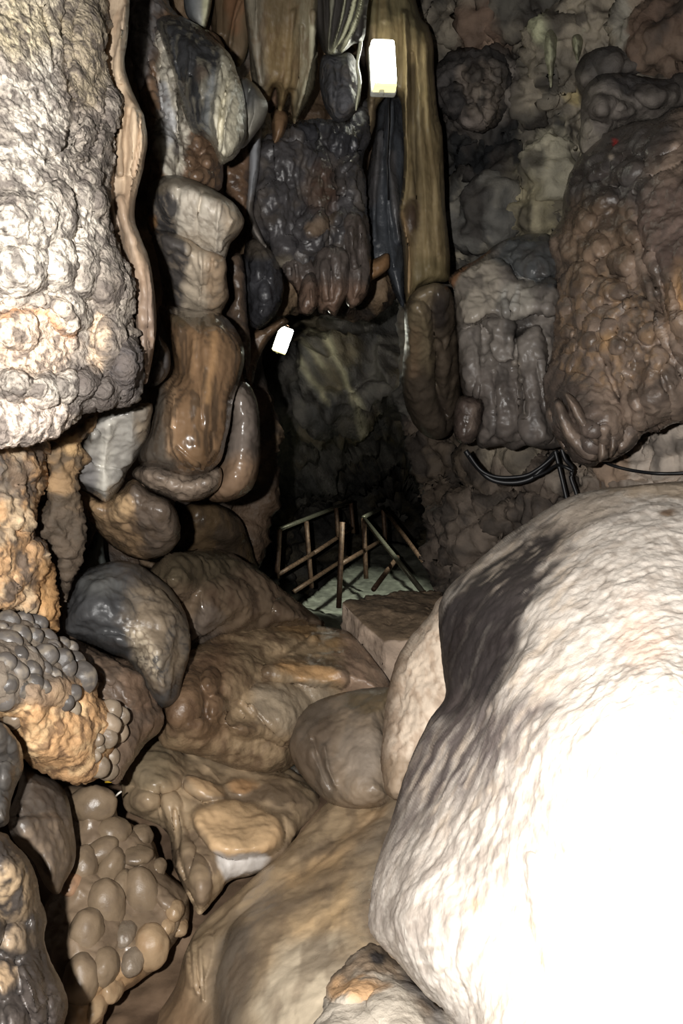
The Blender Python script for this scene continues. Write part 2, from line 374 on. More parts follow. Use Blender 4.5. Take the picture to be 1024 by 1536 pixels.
DS = .84
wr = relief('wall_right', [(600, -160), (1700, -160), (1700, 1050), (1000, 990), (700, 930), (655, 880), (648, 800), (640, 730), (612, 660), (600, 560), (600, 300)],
    [(1150, 100, 3.7), (1150, 600, 3.7), (820, 60, 4.3), (800, 300, 4.5), (820, 600, 4.5), (640, 60, 4.7), (620, 600, 5.2), (645, 760, 5.3), (850, 740, 4.15), (1100, 760, 3.7), (700, 880, 4.6), (1000, 900, 3.8), (1650, 400, 3.3)],
    T=.15, R=40, back=.3, step=2.5, smooth=10,
    lobes=[[('e', 745, 140, 60, 60, 0, .1), ('e', 830, 90, 35, 60, 10, .12), ('e', 790, 140, 30, 50, 0, .10), ('e', 815, 145, 40, 28, 0, .05), ('e', 760, 265, 60, 45, 20, .06), ('e', 820, 250, 40, 60, 15, .08),
            ('e', 720, 330, 50, 60, 0, .14), ('e', 790, 330, 48, 42, 0, .07), ('e', 700, 30, 45, 40, 0, .1), ('e', 760, 20, 40, 40, 0, .08), ('e', 990, 50, 60, 50, 0, .12),
            ('e', 690, 790, 60, 55, 0, .16), ('e', 760, 770, 70, 30, -10, .14), ('e', 740, 705, 70, 25, 15, .16), ('e', 650, 680, 40, 28, 20, .16), ('e', 820, 720, 45, 25, 0, .14), ('e', 930, 690, 60, 30, 10, .12), ('e', 1010, 670, 50, 40, 0, .14), ('e', 780, 690, 26, 14, 30, .18)]],
    strokes=[([(700, 0), (690, 30), (682, 70)], 3, -.06), ([(825, 110), (822, 150)], 5, .05)],
    noise=[('fbm', .10, .45), ('cell', .035, .16), ('ridge', .035, .14), ('fbm', .03, .07), ('fbm', .012, (.02, .02, .04))], base=(152, 140, 120),
    zones=[dict(n='fbm', sc=.4, lo=.42, hi=.62, c=(88, 84, 76)),
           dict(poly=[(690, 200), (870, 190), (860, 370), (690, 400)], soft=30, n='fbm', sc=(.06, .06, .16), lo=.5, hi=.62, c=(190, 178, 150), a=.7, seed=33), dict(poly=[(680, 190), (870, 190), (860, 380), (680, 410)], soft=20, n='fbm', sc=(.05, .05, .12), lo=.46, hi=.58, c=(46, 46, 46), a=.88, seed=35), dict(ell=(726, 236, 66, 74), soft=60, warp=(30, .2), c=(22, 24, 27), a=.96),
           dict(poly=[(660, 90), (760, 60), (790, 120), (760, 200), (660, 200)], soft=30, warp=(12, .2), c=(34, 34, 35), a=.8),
           dict(poly=[(690, 25), (740, 20), (765, 80), (700, 75)], soft=14, warp=(8, .2), c=(122, 95, 76), a=.85),
           dict(poly=[(725, 40), (758, 58), (762, 78), (735, 62)], soft=8, c=(170, 140, 115), a=.8),
           dict(poly=[(812, 20), (828, 40), (835, 70), (822, 75), (812, 50)], soft=8, warp=(4, .1), c=(190, 190, 150)),
           dict(poly=[(860, 52), (872, 60), (872, 82), (862, 70)], soft=6, warp=(3, .1), c=(170, 175, 145)),
           dict(ell=(858, 145, 16, 12), soft=8, warp=(6, .1), c=(185, 165, 110)),
           dict(poly=[(800, 215), (850, 200), (862, 260), (840, 290), (800, 280)], soft=20, warp=(14, .1), c=(176, 168, 142), a=.75),
           dict(poly=[(765, 270), (810, 265), (850, 310), (840, 350), (770, 350)], soft=20, warp=(14, .1), c=(168, 156, 120), a=.8),
           dict(poly=[(700, 290), (760, 300), (760, 370), (690, 370)], soft=22, warp=(14, .1), c=(120, 118, 112), a=.6),
           dict(poly=[(660, 110), (770, 100), (740, 190), (690, 190)], soft=20, warp=(20, .1), c=(160, 148, 136), a=.5),
           dict(poly=[(960, 20), (1100, 0), (1100, 110), (970, 110)], soft=24, warp=(12, .1), c=(110, 84, 66), a=.8),
           dict(poly=[(930, 15), (955, 10), (960, 60), (945, 60)], soft=8, warp=(14, .1), c=(170, 165, 150), a=.7),
           dict(poly=[(600, 630), (1200, 630), (1200, 900), (600, 900)], soft=16, c=(118, 102, 88), a=.9),
           dict(poly=[(610, 640), (720, 640), (720, 760), (630, 760)], soft=24, warp=(10, .2), c=(86, 72, 56), a=.8),
           dict(poly=[(905, 650), (1100, 630), (1100, 740), (930, 730)], soft=14, warp=(12, .12), c=(205, 188, 170), a=.9),
           dict(poly=[(870, 690), (905, 660), (935, 660), (940, 720), (900, 725)], soft=10, warp=(8, .12), c=(150, 118, 88), a=.8),
           dict(poly=[(730, 680), (790, 670), (800, 700), (745, 705)], soft=8, warp=(6, .12), c=(175, 160, 135), a=.8),
           dict(poly=[(835, 690), (900, 690), (900, 730), (840, 735)], soft=12, warp=(8, .12), c=(160, 145, 128), a=.7),
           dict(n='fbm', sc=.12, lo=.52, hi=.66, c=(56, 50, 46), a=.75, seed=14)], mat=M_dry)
tag(wr, 'mottled grey and brown cave wall right of the passage', kind='structure')

DS = 1.0
ce = relief('ceiling', [(-300, -160), (1400, -160), (1400, -1100), (-300, -1100)],
    [(-300, -160, 4.5), (1400, -160, 4.5), (-300, -1100, 1.6), (1400, -1100, 1.6)],
    T=.05, R=40, back=.2, step=16, noise=[('fbm', .12, .5)], base=(85, 75, 62), mat=M_dark)
tag(ce, 'rough rock roof of the cave', kind='structure')
# ================= left side, near =================
DS = 1.1
pil = thing('rock_pillar', 'tall crusty pale rock pillar with a smooth drapery down its edge, nearest the camera', 'rock pillar', at(90, 930, 1.5))
relief('crust', [(-270, -60), (165, -60), (160, 0), (168, 40), (158, 70), (160, 100), (175, 130), (187, 150), (180, 180), (172, 205), (173, 240), (168, 260), (166, 300), (165, 325), (180, 380), (194, 400), (198, 430), (196, 470), (206, 520), (215, 550), (216, 590), (200, 607), (165, 613), (135, 617), (112, 635), (88, 655), (62, 662), (0, 672), (-130, 676), (-270, 650), (-300, 300)],
    [(-60, 300, 1.17), (60, 300, 1.2), (190, 300, 1.42), (0, 650, 1.2), (190, 580, 1.42), (0, 0, 1.22), (150, 0, 1.45), (-260, 300, 1.36)], T=.07, R=34, back=.2, step=2, jag=[(4, 18), (2.5, 7)], smooth=8,
    lobes=[[('e', 130, 195, 13, 24, 0, .035), ('e', 122, 235, 15, 13, 0, .03), ('e', 140, 265, 15, 14, 0, .025), ('e', 150, 300, 14, 22, 0, .03), ('e', 130, 290, 14, 24, 0, .02),
            ('e', 20, 330, 60, 45, 20, .04), ('e', 80, 320, 35, 45, 0, .035), ('e', 30, 405, 45, 38, 0, .045), ('e', 90, 400, 24, 40, 0, .04), ('e', 125, 405, 18, 42, 0, .04), ('e', 160, 420, 20, 45, 0, .045), ('e', 182, 440, 14, 40, 0, .03),
            ('e', 105, 470, 30, 30, 0, .03), ('e', 165, 510, 18, 42, 0, .035), ('e', 192, 545, 20, 36, 0, .06), ('e', 65, 585, 26, 24, 0, .045), ('e', 98, 580, 20, 22, 0, .04), ('e', 25, 575, 30, 26, 0, .045), ('e', 130, 575, 18, 22, 0, .035), ('e', 155, 590, 18, 18, 0, .03), ('e', 20, 500, 40, 30, 0, .03)],
           [('e', 175, 60, 12, 45, 0, .02), ('e', 135, 60, 26, 60, 0, .025), ('e', 120, 120, 16, 40, 0, .02), ('e', 155, 210, 10, 30, 0, .02)]],
    strokes=[([(97, 0), (92, 40), (95, 80), (105, 130), (113, 150), (110, 190), (98, 220), (70, 240)], 2.6, -.035), ([(60, 10), (70, 40), (77, 70), (80, 110)], 2, -.02),
             ([(112, 150), (135, 158), (150, 175), (150, 195), (140, 225)], 2, -.018), ([(158, 130), (155, 170), (165, 210), (165, 260), (160, 300)], 2, -.02), ([(60, 395), (68, 430), (62, 450)], 2, -.02), ([(0, 455), (60, 450), (100, 470), (110, 520)], 4, .01)],
    noise=[('fbm', .013, .16), ('cell', .007, .034, 1, (2.0, 2.35)), ('fbm', .005, .03), ('cell', .003, .011), ('pit', .004, .009)], base=(226, 214, 196),
    zones=[dict(n='fbm', sc=.10, lo=.44, hi=.64, c=(156, 142, 128), a=.7),
           dict(poly=[(105, -60), (175, -60), (200, 300), (215, 600), (120, 620), (125, 330), (95, 150)], soft=40, warp=(20, .1), c=(128, 114, 100), a=.66),
           dict(ell=(40, 40, 55, 50), soft=40, warp=(20, .06), c=(196, 176, 120), a=.6),
           dict(poly=[(100, -30), (160, -30), (160, 130), (120, 160), (95, 90)], soft=16, warp=(10, .05), c=(176, 158, 124), a=.7),
           dict(poly=[(-40, 460), (50, 455), (105, 480), (110, 530), (60, 560), (-40, 530)], soft=16, warp=(16, .06), c=(240, 208, 176), a=.9),
           dict(line=[(0, 475), (40, 468), (80, 480), (105, 500)], w=5, warp=(8, .04), c=(225, 160, 100), a=.9),
           dict(poly=[(140, 470), (158, 470), (158, 530), (140, 560), (128, 545)], soft=6, warp=(6, .04), c=(226, 196, 160), a=.95),
           dict(poly=[(-40, 610), (90, 600), (100, 650), (-40, 690)], soft=12, warp=(10, .05), c=(232, 210, 190), a=.85),
           dict(ell=(194, 560, 24, 48), soft=14, c=(84, 78, 78), a=.9), dict(poly=[(110, 555), (180, 570), (180, 620), (110, 620)], soft=12, warp=(8, .04), c=(96, 88, 84), a=.8),
           dict(n='fbm', sc=.022, lo=.5, hi=.62, c=(96, 86, 80), a=.75, seed=21)], mat=M_crust, parent=pil)
relief('drapery_edge', [(160, -60), (197, -60), (195, 0), (192, 60), (187, 95), (195, 130), (210, 160), (218, 180), (222, 215), (213, 260), (203, 300), (201, 330), (212, 360), (222, 385), (229, 420), (234, 470), (233, 510), (224, 560), (215, 575), (200, 520), (185, 470), (185, 430), (170, 395), (150, 330), (150, 260), (155, 205), (165, 160), (150, 110), (145, 70), (150, 30)],
    [(190, 0, 1.52), (210, 200, 1.48), (225, 500, 1.5), (160, 300, 1.5)], T=.06, R=14, back=.08, step=2, smooth=6,
    strokes=[([(188, 10), (180, 60), (176, 100), (180, 120)], 4, .02), ([(202, 165), (199, 215), (193, 262)], 5, .014), ([(211, 185), (210, 220), (202, 258), (194, 300), (196, 330), (206, 362)], 5, .012), ([(209, 170), (208, 215), (200, 262)], 2, -.015),
             ([(185, 160), (180, 205), (180, 260)], 5, .025), ([(180, 300), (195, 360), (215, 420), (220, 480)], 9, .025), ([(190, 400), (207, 450), (215, 530)], 6, .02), ([(222, 390), (226, 440), (228, 520)], 3, .02), ([(168, 210), (164, 280), (172, 340)], 5, .02)],
    noise=[('fbm', .008, (.05, .05, .2)), ('fbm', .003, .03)], base=(206, 178, 142),
    zones=[dict(poly=[(150, 300), (230, 330), (250, 600), (150, 600)], soft=50, warp=(12, .1), c=(172, 140, 108), a=.8), dict(poly=[(150, 430), (250, 430), (250, 600), (150, 600)], soft=60, warp=(12, .1), c=(128, 108, 94), a=.8),
           dict(poly=[(140, 220), (172, 230), (178, 300), (200, 370), (195, 420), (150, 400)], soft=18, c=(130, 118, 104), a=.7), dict(poly=[(150, -60), (210, -60), (200, 70), (150, 90)], soft=30, c=(150, 130, 106), a=.7),
           dict(n='fbm', sc=(.02, .02, .2), lo=.5, hi=.68, c=(140, 112, 84), a=.6)], mat=M_drip, parent=pil)
relief('foot', [(-230, 640), (62, 655), (66, 690), (71, 715), (66, 740), (53, 765), (51, 800), (68, 815), (80, 850), (88, 890), (86, 935), (76, 946), (40, 920), (0, 916), (-120, 925), (-240, 940)],
    [(0, 700, 1.46), (60, 700, 1.6), (0, 900, 1.44), (80, 900, 1.62), (-220, 800, 1.6)], T=.08, R=22, back=.15, step=2, jag=[(4, 14), (2, 6)], smooth=6,
    lobes=[[('e', 25, 700, 40, 30, 0, .03), ('e', 25, 760, 35, 36, 0, .035), ('e', 50, 850, 30, 40, 20, .03), ('e', 10, 830, 30, 40, 0, .03)]],
    noise=[('fbm', .018, .09), ('cell', .006, .04), ('fbm', .006, .02), ('pit', .004, .012)], base=(196, 150, 96),
    zones=[dict(n='fbm', sc=.05, lo=.47, hi=.58, c=(96, 82, 70), a=.9), dict(n='fbm', sc=.06, lo=.52, hi=.66, c=(226, 194, 148), seed=17, a=.8), dict(n='fbm', sc=.02, lo=.55, hi=.68, c=(80, 66, 54), seed=19, a=.7),
           dict(poly=[(-60, 700), (30, 690), (40, 740), (-60, 760)], soft=12, warp=(12, .04), c=(104, 96, 88), a=.7), dict(poly=[(60, 850), (95, 850), (95, 950), (60, 950)], soft=14, warp=(6, .04), c=(196, 142, 70), a=.8)], mat=M_dry, parent=pil)

sl = relief('rock_slab', [(66, 672), (90, 655), (112, 640), (135, 622), (150, 618), (142, 650), (122, 665), (135, 690), (118, 705), (115, 735), (125, 760), (128, 790), (126, 820), (116, 850), (108, 872), (97, 905), (92, 870), (88, 840), (78, 815), (60, 798), (60, 772), (73, 748), (76, 715)],
    [(70, 700, 1.66), (130, 700, 1.74), (90, 880, 1.72)], T=.07, R=16, back=.1, step=2, jag=[(3, 12)], smooth=5,
    noise=[('fbm', .018, .09), ('ridge', .008, .04), ('cell', .006, .025)], base=(150, 118, 76),
    zones=[dict(poly=[(50, 770), (140, 770), (140, 920), (50, 920)], soft=30, warp=(10, .05), c=(82, 70, 58), a=.9), dict(n='fbm', sc=.05, lo=.5, hi=.64, c=(78, 66, 52), a=.8), dict(ell=(108, 668, 20, 14), soft=8, warp=(5, .04), c=(196, 156, 96), a=.8)], mat=M_dry)
tag(sl, 'narrow brown rock slab behind the dark crack of the crusty pillar', 'rock')

sm = relief('rock_lump', [(236, 502), (246, 511), (255, 530), (254, 555), (241, 575), (226, 578), (226, 545), (230, 520)], 1.85, T=.05, back=.03, step=1.5, smooth=4,
    lobes=[('e', 236, 555, 10, 18, 0, .03)], noise=[('fbm', .006, .04)], base=(72, 68, 66), mat=M_wet)
tag(sm, 'small dark wet rock knob tucked behind the drapery of the crusty pillar', 'rock')

pb = thing('popcorn_boulder', 'orange earthy boulder crusted with grey cave popcorn nodules', 'boulder', at(90, 1178, 1.6))
relief('body', [(-120, 930), (-50, 912), (0, 918), (50, 922), (75, 948), (88, 958), (111, 973), (127, 993), (143, 1015), (150, 1043), (165, 1060), (175, 1085), (172, 1113), (165, 1134), (160, 1154), (150, 1166), (135, 1175), (110, 1178), (70, 1162), (40, 1145), (20, 1120), (12, 1085), (-50, 1095), (-130, 1085), (-150, 1000)],
    [(0, 1000, 1.36), (150, 1050, 1.58), (60, 1170, 1.5), (50, 930, 1.56), (-140, 1000, 1.45)], T=.10, R=40, back=.15, step=2, jag=[(3, 12)], smooth=10,
    lobes=[[('e', 80, 1040, 45, 28, 0, .03), ('e', 90, 1110, 60, 50, 0, .03), ('e', 60, 1080, 30, 30, 0, .02)]],
    noise=[('fbm', .010, .09), ('fbm', .004, .03), ('fbm', .003, .012), ('pit', .005, .02)], base=(204, 154, 94),
    zones=[dict(n='fbm', sc=.05, lo=.5, hi=.66, c=(222, 182, 124), a=.8, seed=8), dict(n='fbm', sc=.03, lo=.56, hi=.68, c=(120, 88, 56), a=.8), dict(poly=[(-60, 900), (140, 900), (150, 1030), (100, 1020), (50, 1050), (-60, 1050)], soft=14, warp=(8, .04), c=(108, 98, 86), a=.95),
           dict(ell=(78, 1042, 40, 26), soft=14, warp=(10, .04), c=(150, 122, 92), a=.8)], mat=M_dry, parent=pb)
nod = [(12, 933, 17), (35, 933, 15), (53, 935, 15), (29, 954, 17), (47, 957, 15), (68, 960, 16), (10, 963, 19), (8, 994, 16), (27, 984, 14), (41, 984, 14), (25, 1007, 15), (45, 1007, 16), (66, 984, 17), (88, 992, 18), (98, 1003, 16), (112, 992, 16), (124, 1017, 22), (108, 1040, 14), (10, 1027, 17), (29, 1035, 16), (49, 1025, 14), (109, 1064, 12), (98, 1054, 11),
       (165, 1066, 17), (180, 1074, 14), (162, 1086, 16), (160, 1107, 14), (176, 1097, 16), (164, 1136, 15), (148, 1150, 15), (160, 1155, 14), (141, 1134, 10), (146, 1110, 9), (148, 1122, 9), (20, 1078, 14), (10, 1093, 15), (94, 966, 11), (105, 972, 11), (78, 972, 13), (64, 1006, 13), (80, 1015, 12), (6, 1050, 15), (64, 1030, 11)]
nod += [(random.uniform(-5, 125), random.uniform(935, 1040), random.uniform(7, 11)) for _ in range(12)]
nod = [n for n in nod if n[0] < 100 or n[1] > 960+.8*(n[0]-100)]
for i, (x, y, r) in enumerate(nod):
    d = surf(x, y)+random.uniform(.008, .02)+.15*r/F
    g = random.uniform(.85, 1.12); b = (86*g, 80*g, 75*g) if y < 1060 else (126*g, 108*g, 86*g)
    blob('nodule', x, y, d, r*random.uniform(1.0, 1.3), r*random.uniform(.95, 1.2), r/F*1.35, M_fine, pb, random.uniform(-40, 40), b, sub=4,
         zones=[dict(n='fbm', sc=.02, lo=.5, hi=.7, c=(150, 135, 112), a=.4)])

ed = relief('dark_boulder', [(-120, 1090), (-60, 1070), (0, 1082), (20, 1100), (32, 1122), (33, 1155), (22, 1185), (14, 1215), (8, 1240), (-60, 1250), (-125, 1220), (-145, 1150)], [(0, 1100, 1.22), (30, 1150, 1.3), (0, 1240, 1.2), (-140, 1150, 1.3)], T=.07, R=24, back=.08, step=2, smooth=8,
    lobes=[[('e', 8, 1165, 14, 22, 0, .03), ('e', 22, 1120, 12, 26, -20, .02), ('e', 5, 1215, 10, 20, 0, .02), ('e', 0, 1110, 14, 24, 0, .02)]], noise=[('fbm', .008, .08), ('fbm', .003, .02)], base=(74, 70, 66), zones=[dict(n='fbm', sc=.08, lo=.5, hi=.7, c=(100, 92, 82), a=.7)], mat=M_fine)
tag(ed, 'small dark rounded boulder below the popcorn boulder, cut by the picture edge', 'boulder')

nr = relief('lumpy_boulder', [(-190, 1260), (-100, 1236), (0, 1248), (18, 1262), (40, 1285), (55, 1315), (62, 1350), (70, 1380), (66, 1410), (78, 1445), (96, 1480), (102, 1510), (94, 1545), (88, 1600), (0, 1640), (-190, 1620), (-220, 1400)],
    [(0, 1300, 1.06), (60, 1350, 1.16), (0, 1536, 1.0), (100, 1536, 1.12), (-200, 1400, 1.15)], T=.10, R=34, back=.06, step=2, smooth=10,
    lobes=[[('e', 24, 1335, 38, 56, -10, .03), ('e', 28, 1412, 34, 30, 0, .03), ('e', 8, 1468, 26, 34, 0, .028), ('e', 56, 1390, 14, 34, 0, .025), ('e', 52, 1480, 24, 55, -12, .04), ('e', 86, 1510, 16, 40, -10, .035), ('e', 24, 1525, 20, 40, 0, .03), ('e', -10, 1400, 18, 30, 0, .03)]],
    strokes=[([(28, 1450), (45, 1480), (55, 1515)], 5, .014), ([(62, 1510), (80, 1490), (92, 1500)], 4, .012)],
    noise=[('fbm', .006, .06), ('fbm', .002, .012)], base=(66, 59, 54),
    zones=[dict(ell=(20, 1335, 34, 44), soft=20, n='fbm', sc=.035, lo=.30, hi=.5, warp=(14, .04), c=(168, 140, 102), a=.85), dict(ell=(24, 1408, 24, 18), soft=12, n='fbm', sc=.03, lo=.3, hi=.5, warp=(8, .04), c=(150, 126, 96), a=.8), dict(ell=(6, 1465, 18, 22), soft=12, n='fbm', sc=.03, lo=.28, hi=.48, warp=(6, .04), c=(168, 138, 100), a=.85), dict(poly=[(30, 1490), (100, 1480), (110, 1600), (20, 1600)], soft=24, warp=(10, .05), c=(92, 82, 76), a=.6), dict(n='fbm', sc=.015, lo=.52, hi=.66, c=(50, 44, 40), a=.6)], mat=M_fine)
tag(nr, 'dark lumpy boulder with tan patches in the lowest left corner', 'boulder')

hd = relief('hooded_boulder', [(35, 1152), (60, 1163), (85, 1172), (100, 1192), (108, 1225), (114, 1265), (112, 1295), (98, 1322), (88, 1342), (70, 1332), (50, 1292), (20, 1258), (12, 1225), (25, 1190)], [(30, 1180, 1.5), (100, 1200, 1.6), (80, 1330, 1.45)], T=.11, R=34, back=.08, step=2, smooth=12,
    lobes=[[('p', [(20, 1230), (60, 1220), (108, 1228), (116, 1270), (104, 1320), (88, 1345), (60, 1320), (25, 1265)], .02, 10), ('e', 30, 1205, 10, 10, 0, .012), ('e', 38, 1245, 10, 8, 0, .012)]], strokes=[([(50, 1172), (75, 1180), (95, 1200), (105, 1235)], 4, .012), ([(15, 1228), (60, 1222), (106, 1228)], 3, -.008)],
    noise=[('fbm', .007, .08), ('fbm', .002, .02)], base=(90, 80, 70), zones=[dict(poly=[(30, 1250), (120, 1230), (120, 1350), (60, 1350)], soft=20, warp=(10, .05), c=(132, 112, 90), a=.85), dict(n='cell', sc=.02, lo=.35, hi=.6, c=(80, 70, 62), a=.5)], mat=M_fine)
tag(hd, 'rounded grey-brown boulder hooded like a cowl between the popcorn boulder and the nodule mound', 'boulder')

nm = thing('nodule_mound', 'brown flowstone mound covered with round bulbs, below the popcorn boulder', 'flowstone mound', at(180, 1536, 1.7))
nmc = [(110, 1200, 1.82), (240, 1280, 1.84), (100, 1500, 1.55), (270, 1380, 1.72)]
relief('body', [(95, 1185), (125, 1178), (150, 1180), (172, 1195), (178, 1225), (195, 1235), (225, 1255), (238, 1280), (250, 1310), (278, 1335), (284, 1380), (268, 1405), (240, 1445), (205, 1475), (165, 1505), (140, 1560), (80, 1560), (60, 1500), (60, 1440), (60, 1380), (80, 1330), (100, 1290), (105, 1240)], nmc, T=.10, R=45, back=.06, step=2.5, smooth=14,
    lobes=[[('e', 230, 1320, 14, 55, -30, .03), ('e', 250, 1345, 12, 45, -35, .025), ('e', 130, 1410, 50, 90, 10, .03), ('e', 120, 1330, 30, 60, 0, .02)]], noise=[('fbm', .012, .09), ('fbm', .004, .025)], base=(130, 108, 82),
    zones=[dict(n='fbm', sc=.09, lo=.45, hi=.65, c=(116, 96, 74), a=.8), dict(poly=[(120, 1480), (200, 1440), (220, 1500), (120, 1560)], soft=12, warp=(8, .04), c=(170, 132, 84), a=.8)], mat=M_mud, parent=nm)
for (x, y, rx, ry, rot, c) in [(139, 1207, 36, 29, 0, 0), (167, 1248, 29, 23, 0, 0), (210, 1256, 19, 18, 0, 0), (201, 1283, 29, 13, 0, 0), (146, 1280, 34, 19, 30, 0), (166, 1302, 20, 32, -20, 0), (214, 1346, 27, 47, 15, 0), (160, 1360, 28, 42, 10, 0), (189, 1401, 17, 18, 0, 2), (262, 1366, 13, 15, 0, 1), (250, 1388, 13, 13, 0, 1), (271, 1392, 11, 11, 0, 1),
                           (156, 1450, 22, 27, 0, 0), (226, 1420, 27, 34, 10, 1), (200, 1440, 18, 20, 0, 2), (122, 1470, 26, 38, 0, 0), (168, 1480, 15, 22, 20, 1), (140, 1512, 20, 20, 0, 1), (110, 1325, 17, 16, 0, 3), (125, 1300, 22, 30, 0, 0), (130, 1400, 26, 36, 0, 0), (185, 1330, 16, 24, 0, 0), (236, 1305, 12, 18, -20, 0)]:
    d = surf(x, y)+.013
    if (x, y) == (135, 1212): d -= .022
    b = [(128, 107, 80), (164, 134, 95), (128, 112, 92), (180, 134, 94)][c]
    blob('nodule', x, y, d, rx, ry, .042 if rx > 14 else .03, M_fine if c != 2 else M_wet, nm, rot, b, zones=[dict(n='fbm', sc=.04, lo=.48, hi=.7, c=(108, 90, 70) if c != 1 else (150, 116, 76), a=.6)], noise=[('fbm', .003, .03)])
# ================= flowstone underfoot =================
DS = 1.1
jm = relief('flowstone_mound', [(180, 1150), (195, 1120), (225, 1102), (256, 1098), (290, 1110), (320, 1120), (350, 1128), (400, 1138), (440, 1155), (470, 1180), (480, 1210), (450, 1245), (420, 1290), (380, 1312), (345, 1322), (325, 1345), (300, 1372), (285, 1350), (262, 1300), (250, 1250), (215, 1228), (190, 1215), (182, 1190)],
    [(200, 1150, 2.08), (400, 1150, 2.25), (440, 1240, 2.0), (300, 1340, 1.78)], T=.13, R=60, back=.08, step=2, smooth=16, pf=.75,
    lobes=[[('p', [(285, 1220), (325, 1200), (380, 1203), (418, 1222), (424, 1255), (405, 1280), (365, 1288), (330, 1282), (302, 1258)], .06, 18), ('e', 235, 1150, 48, 44, 0, .07), ('e', 306, 1180, 40, 20, 30, .05), ('e', 360, 1178, 26, 16, 0, .02), ('e', 275, 1280, 16, 60, -10, .05), ('e', 297, 1320, 16, 40, -10, .04), ('e', 258, 1230, 20, 50, -10, .03), ('e', 215, 1200, 26, 24, 0, .04), ('e', 430, 1190, 40, 22, 0, .02)]],
    strokes=[([(215, 1108), (256, 1106), (300, 1135), (330, 1165)], 5, .014), ([(240, 1180), (245, 1240), (268, 1300), (290, 1350)], 3, -.02), ([(262, 1215), (268, 1270), (284, 1320)], 3, -.018)],
    noise=[('fbm', .014, .14), ('fbm', .004, .04)], base=(164, 138, 102),
    zones=[dict(n='fbm', sc=.12, lo=.45, hi=.65, c=(112, 92, 70), a=.8), dict(poly=[(288, 1222), (325, 1203), (380, 1206), (414, 1226), (418, 1255), (395, 1278), (355, 1284), (325, 1276), (305, 1252)], soft=10, warp=(5, .05), c=(208, 168, 114), a=.9), dict(poly=[(322, 1276), (345, 1283), (400, 1280), (385, 1305), (350, 1315), (335, 1320)], soft=6, warp=(4, .05), c=(190, 184, 178), a=.95), dict(poly=[(285, 1165), (320, 1175), (335, 1192), (300, 1192)], soft=8, warp=(4, .05), c=(204, 164, 112), a=.8), dict(ell=(362, 1178, 22, 10), soft=6, warp=(4, .05), c=(190, 140, 82), a=.8), dict(ell=(225, 1150, 36, 34), soft=20, warp=(8, .05), c=(122, 108, 80), a=.6)], mat=M_mud)
tag(jm, 'low brown flowstone mound with an ochre bulge and a white patch, mid floor', 'flowstone mound')

km = relief('flowstone_dome', [(235, 1085), (240, 1040), (262, 1000), (300, 965), (345, 945), (400, 935), (432, 929), (470, 936), (515, 945), (545, 970), (570, 1000), (585, 1030), (575, 1055), (530, 1050), (490, 1090), (460, 1130), (420, 1160), (375, 1158), (330, 1145), (290, 1132), (245, 1120)],
    [(250, 1060, 2.0), (262, 1000, 2.06), (300, 965, 2.22), (345, 945, 2.36), (430, 930, 2.6), (570, 1000, 2.4), (420, 1130, 2.24)], T=.2, R=80, back=.06, step=2, smooth=20, pf=.7,
    lobes=[[('p', [(395, 1005), (425, 985), (475, 985), (518, 1000), (522, 1025), (495, 1033), (450, 1025), (410, 1020)], .05, 14), ('e', 317, 1020, 18, 24, 0, .06), ('e', 330, 1065, 20, 28, 0, .05), ('e', 370, 1092, 34, 20, 0, .07), ('e', 378, 1095, 12, 10, 20, .03), ('e', 420, 1070, 60, 45, 20, .06), ('e', 355, 1010, 24, 40, 10, .03), ('e', 300, 1092, 30, 16, 0, .04), ('e', 280, 1050, 30, 50, 20, .04)]],
    strokes=[([(405, 985), (435, 975), (460, 958)], 5, -.03), ([(432, 980), (455, 966), (472, 955)], 4, .025), ([(335, 1085), (345, 1060), (360, 1055), (380, 1075)], 3, -.018), ([(375, 1060), (400, 1090), (425, 1110)], 3, -.014)],
    noise=[('fbm', .020, .2), ('fbm', .006, (.05, .05, .12)), ('fbm', .003, .03)], base=(152, 126, 90),
    zones=[dict(poly=[(230, 1100), (235, 1030), (290, 970), (345, 950), (340, 1100)], soft=40, warp=(16, .1), c=(104, 76, 50), a=.85), dict(n='fbm', sc=(.05, .05, .12), lo=.5, hi=.66, c=(86, 62, 42), a=.6), dict(poly=[(405, 1000), (430, 992), (480, 996), (515, 1012), (512, 1026), (450, 1018)], soft=8, warp=(8, .06), c=(200, 150, 86), a=.85), dict(poly=[(410, 935), (450, 932), (520, 950), (540, 980), (470, 965)], soft=14, warp=(8, .1), c=(158, 120, 66), a=.7),
           dict(poly=[(390, 1030), (500, 1030), (470, 1075), (430, 1095), (390, 1075)], soft=20, warp=(8, .06), c=(156, 138, 112), a=.8), dict(poly=[(515, 950), (590, 1000), (590, 1060), (520, 1040)], soft=20, warp=(10, .1), c=(150, 120, 96), a=.8)], mat=M_wet)
tag(km, 'wide wet brown flowstone dome below the handrail, an ochre ledge across it', 'flowstone mound')

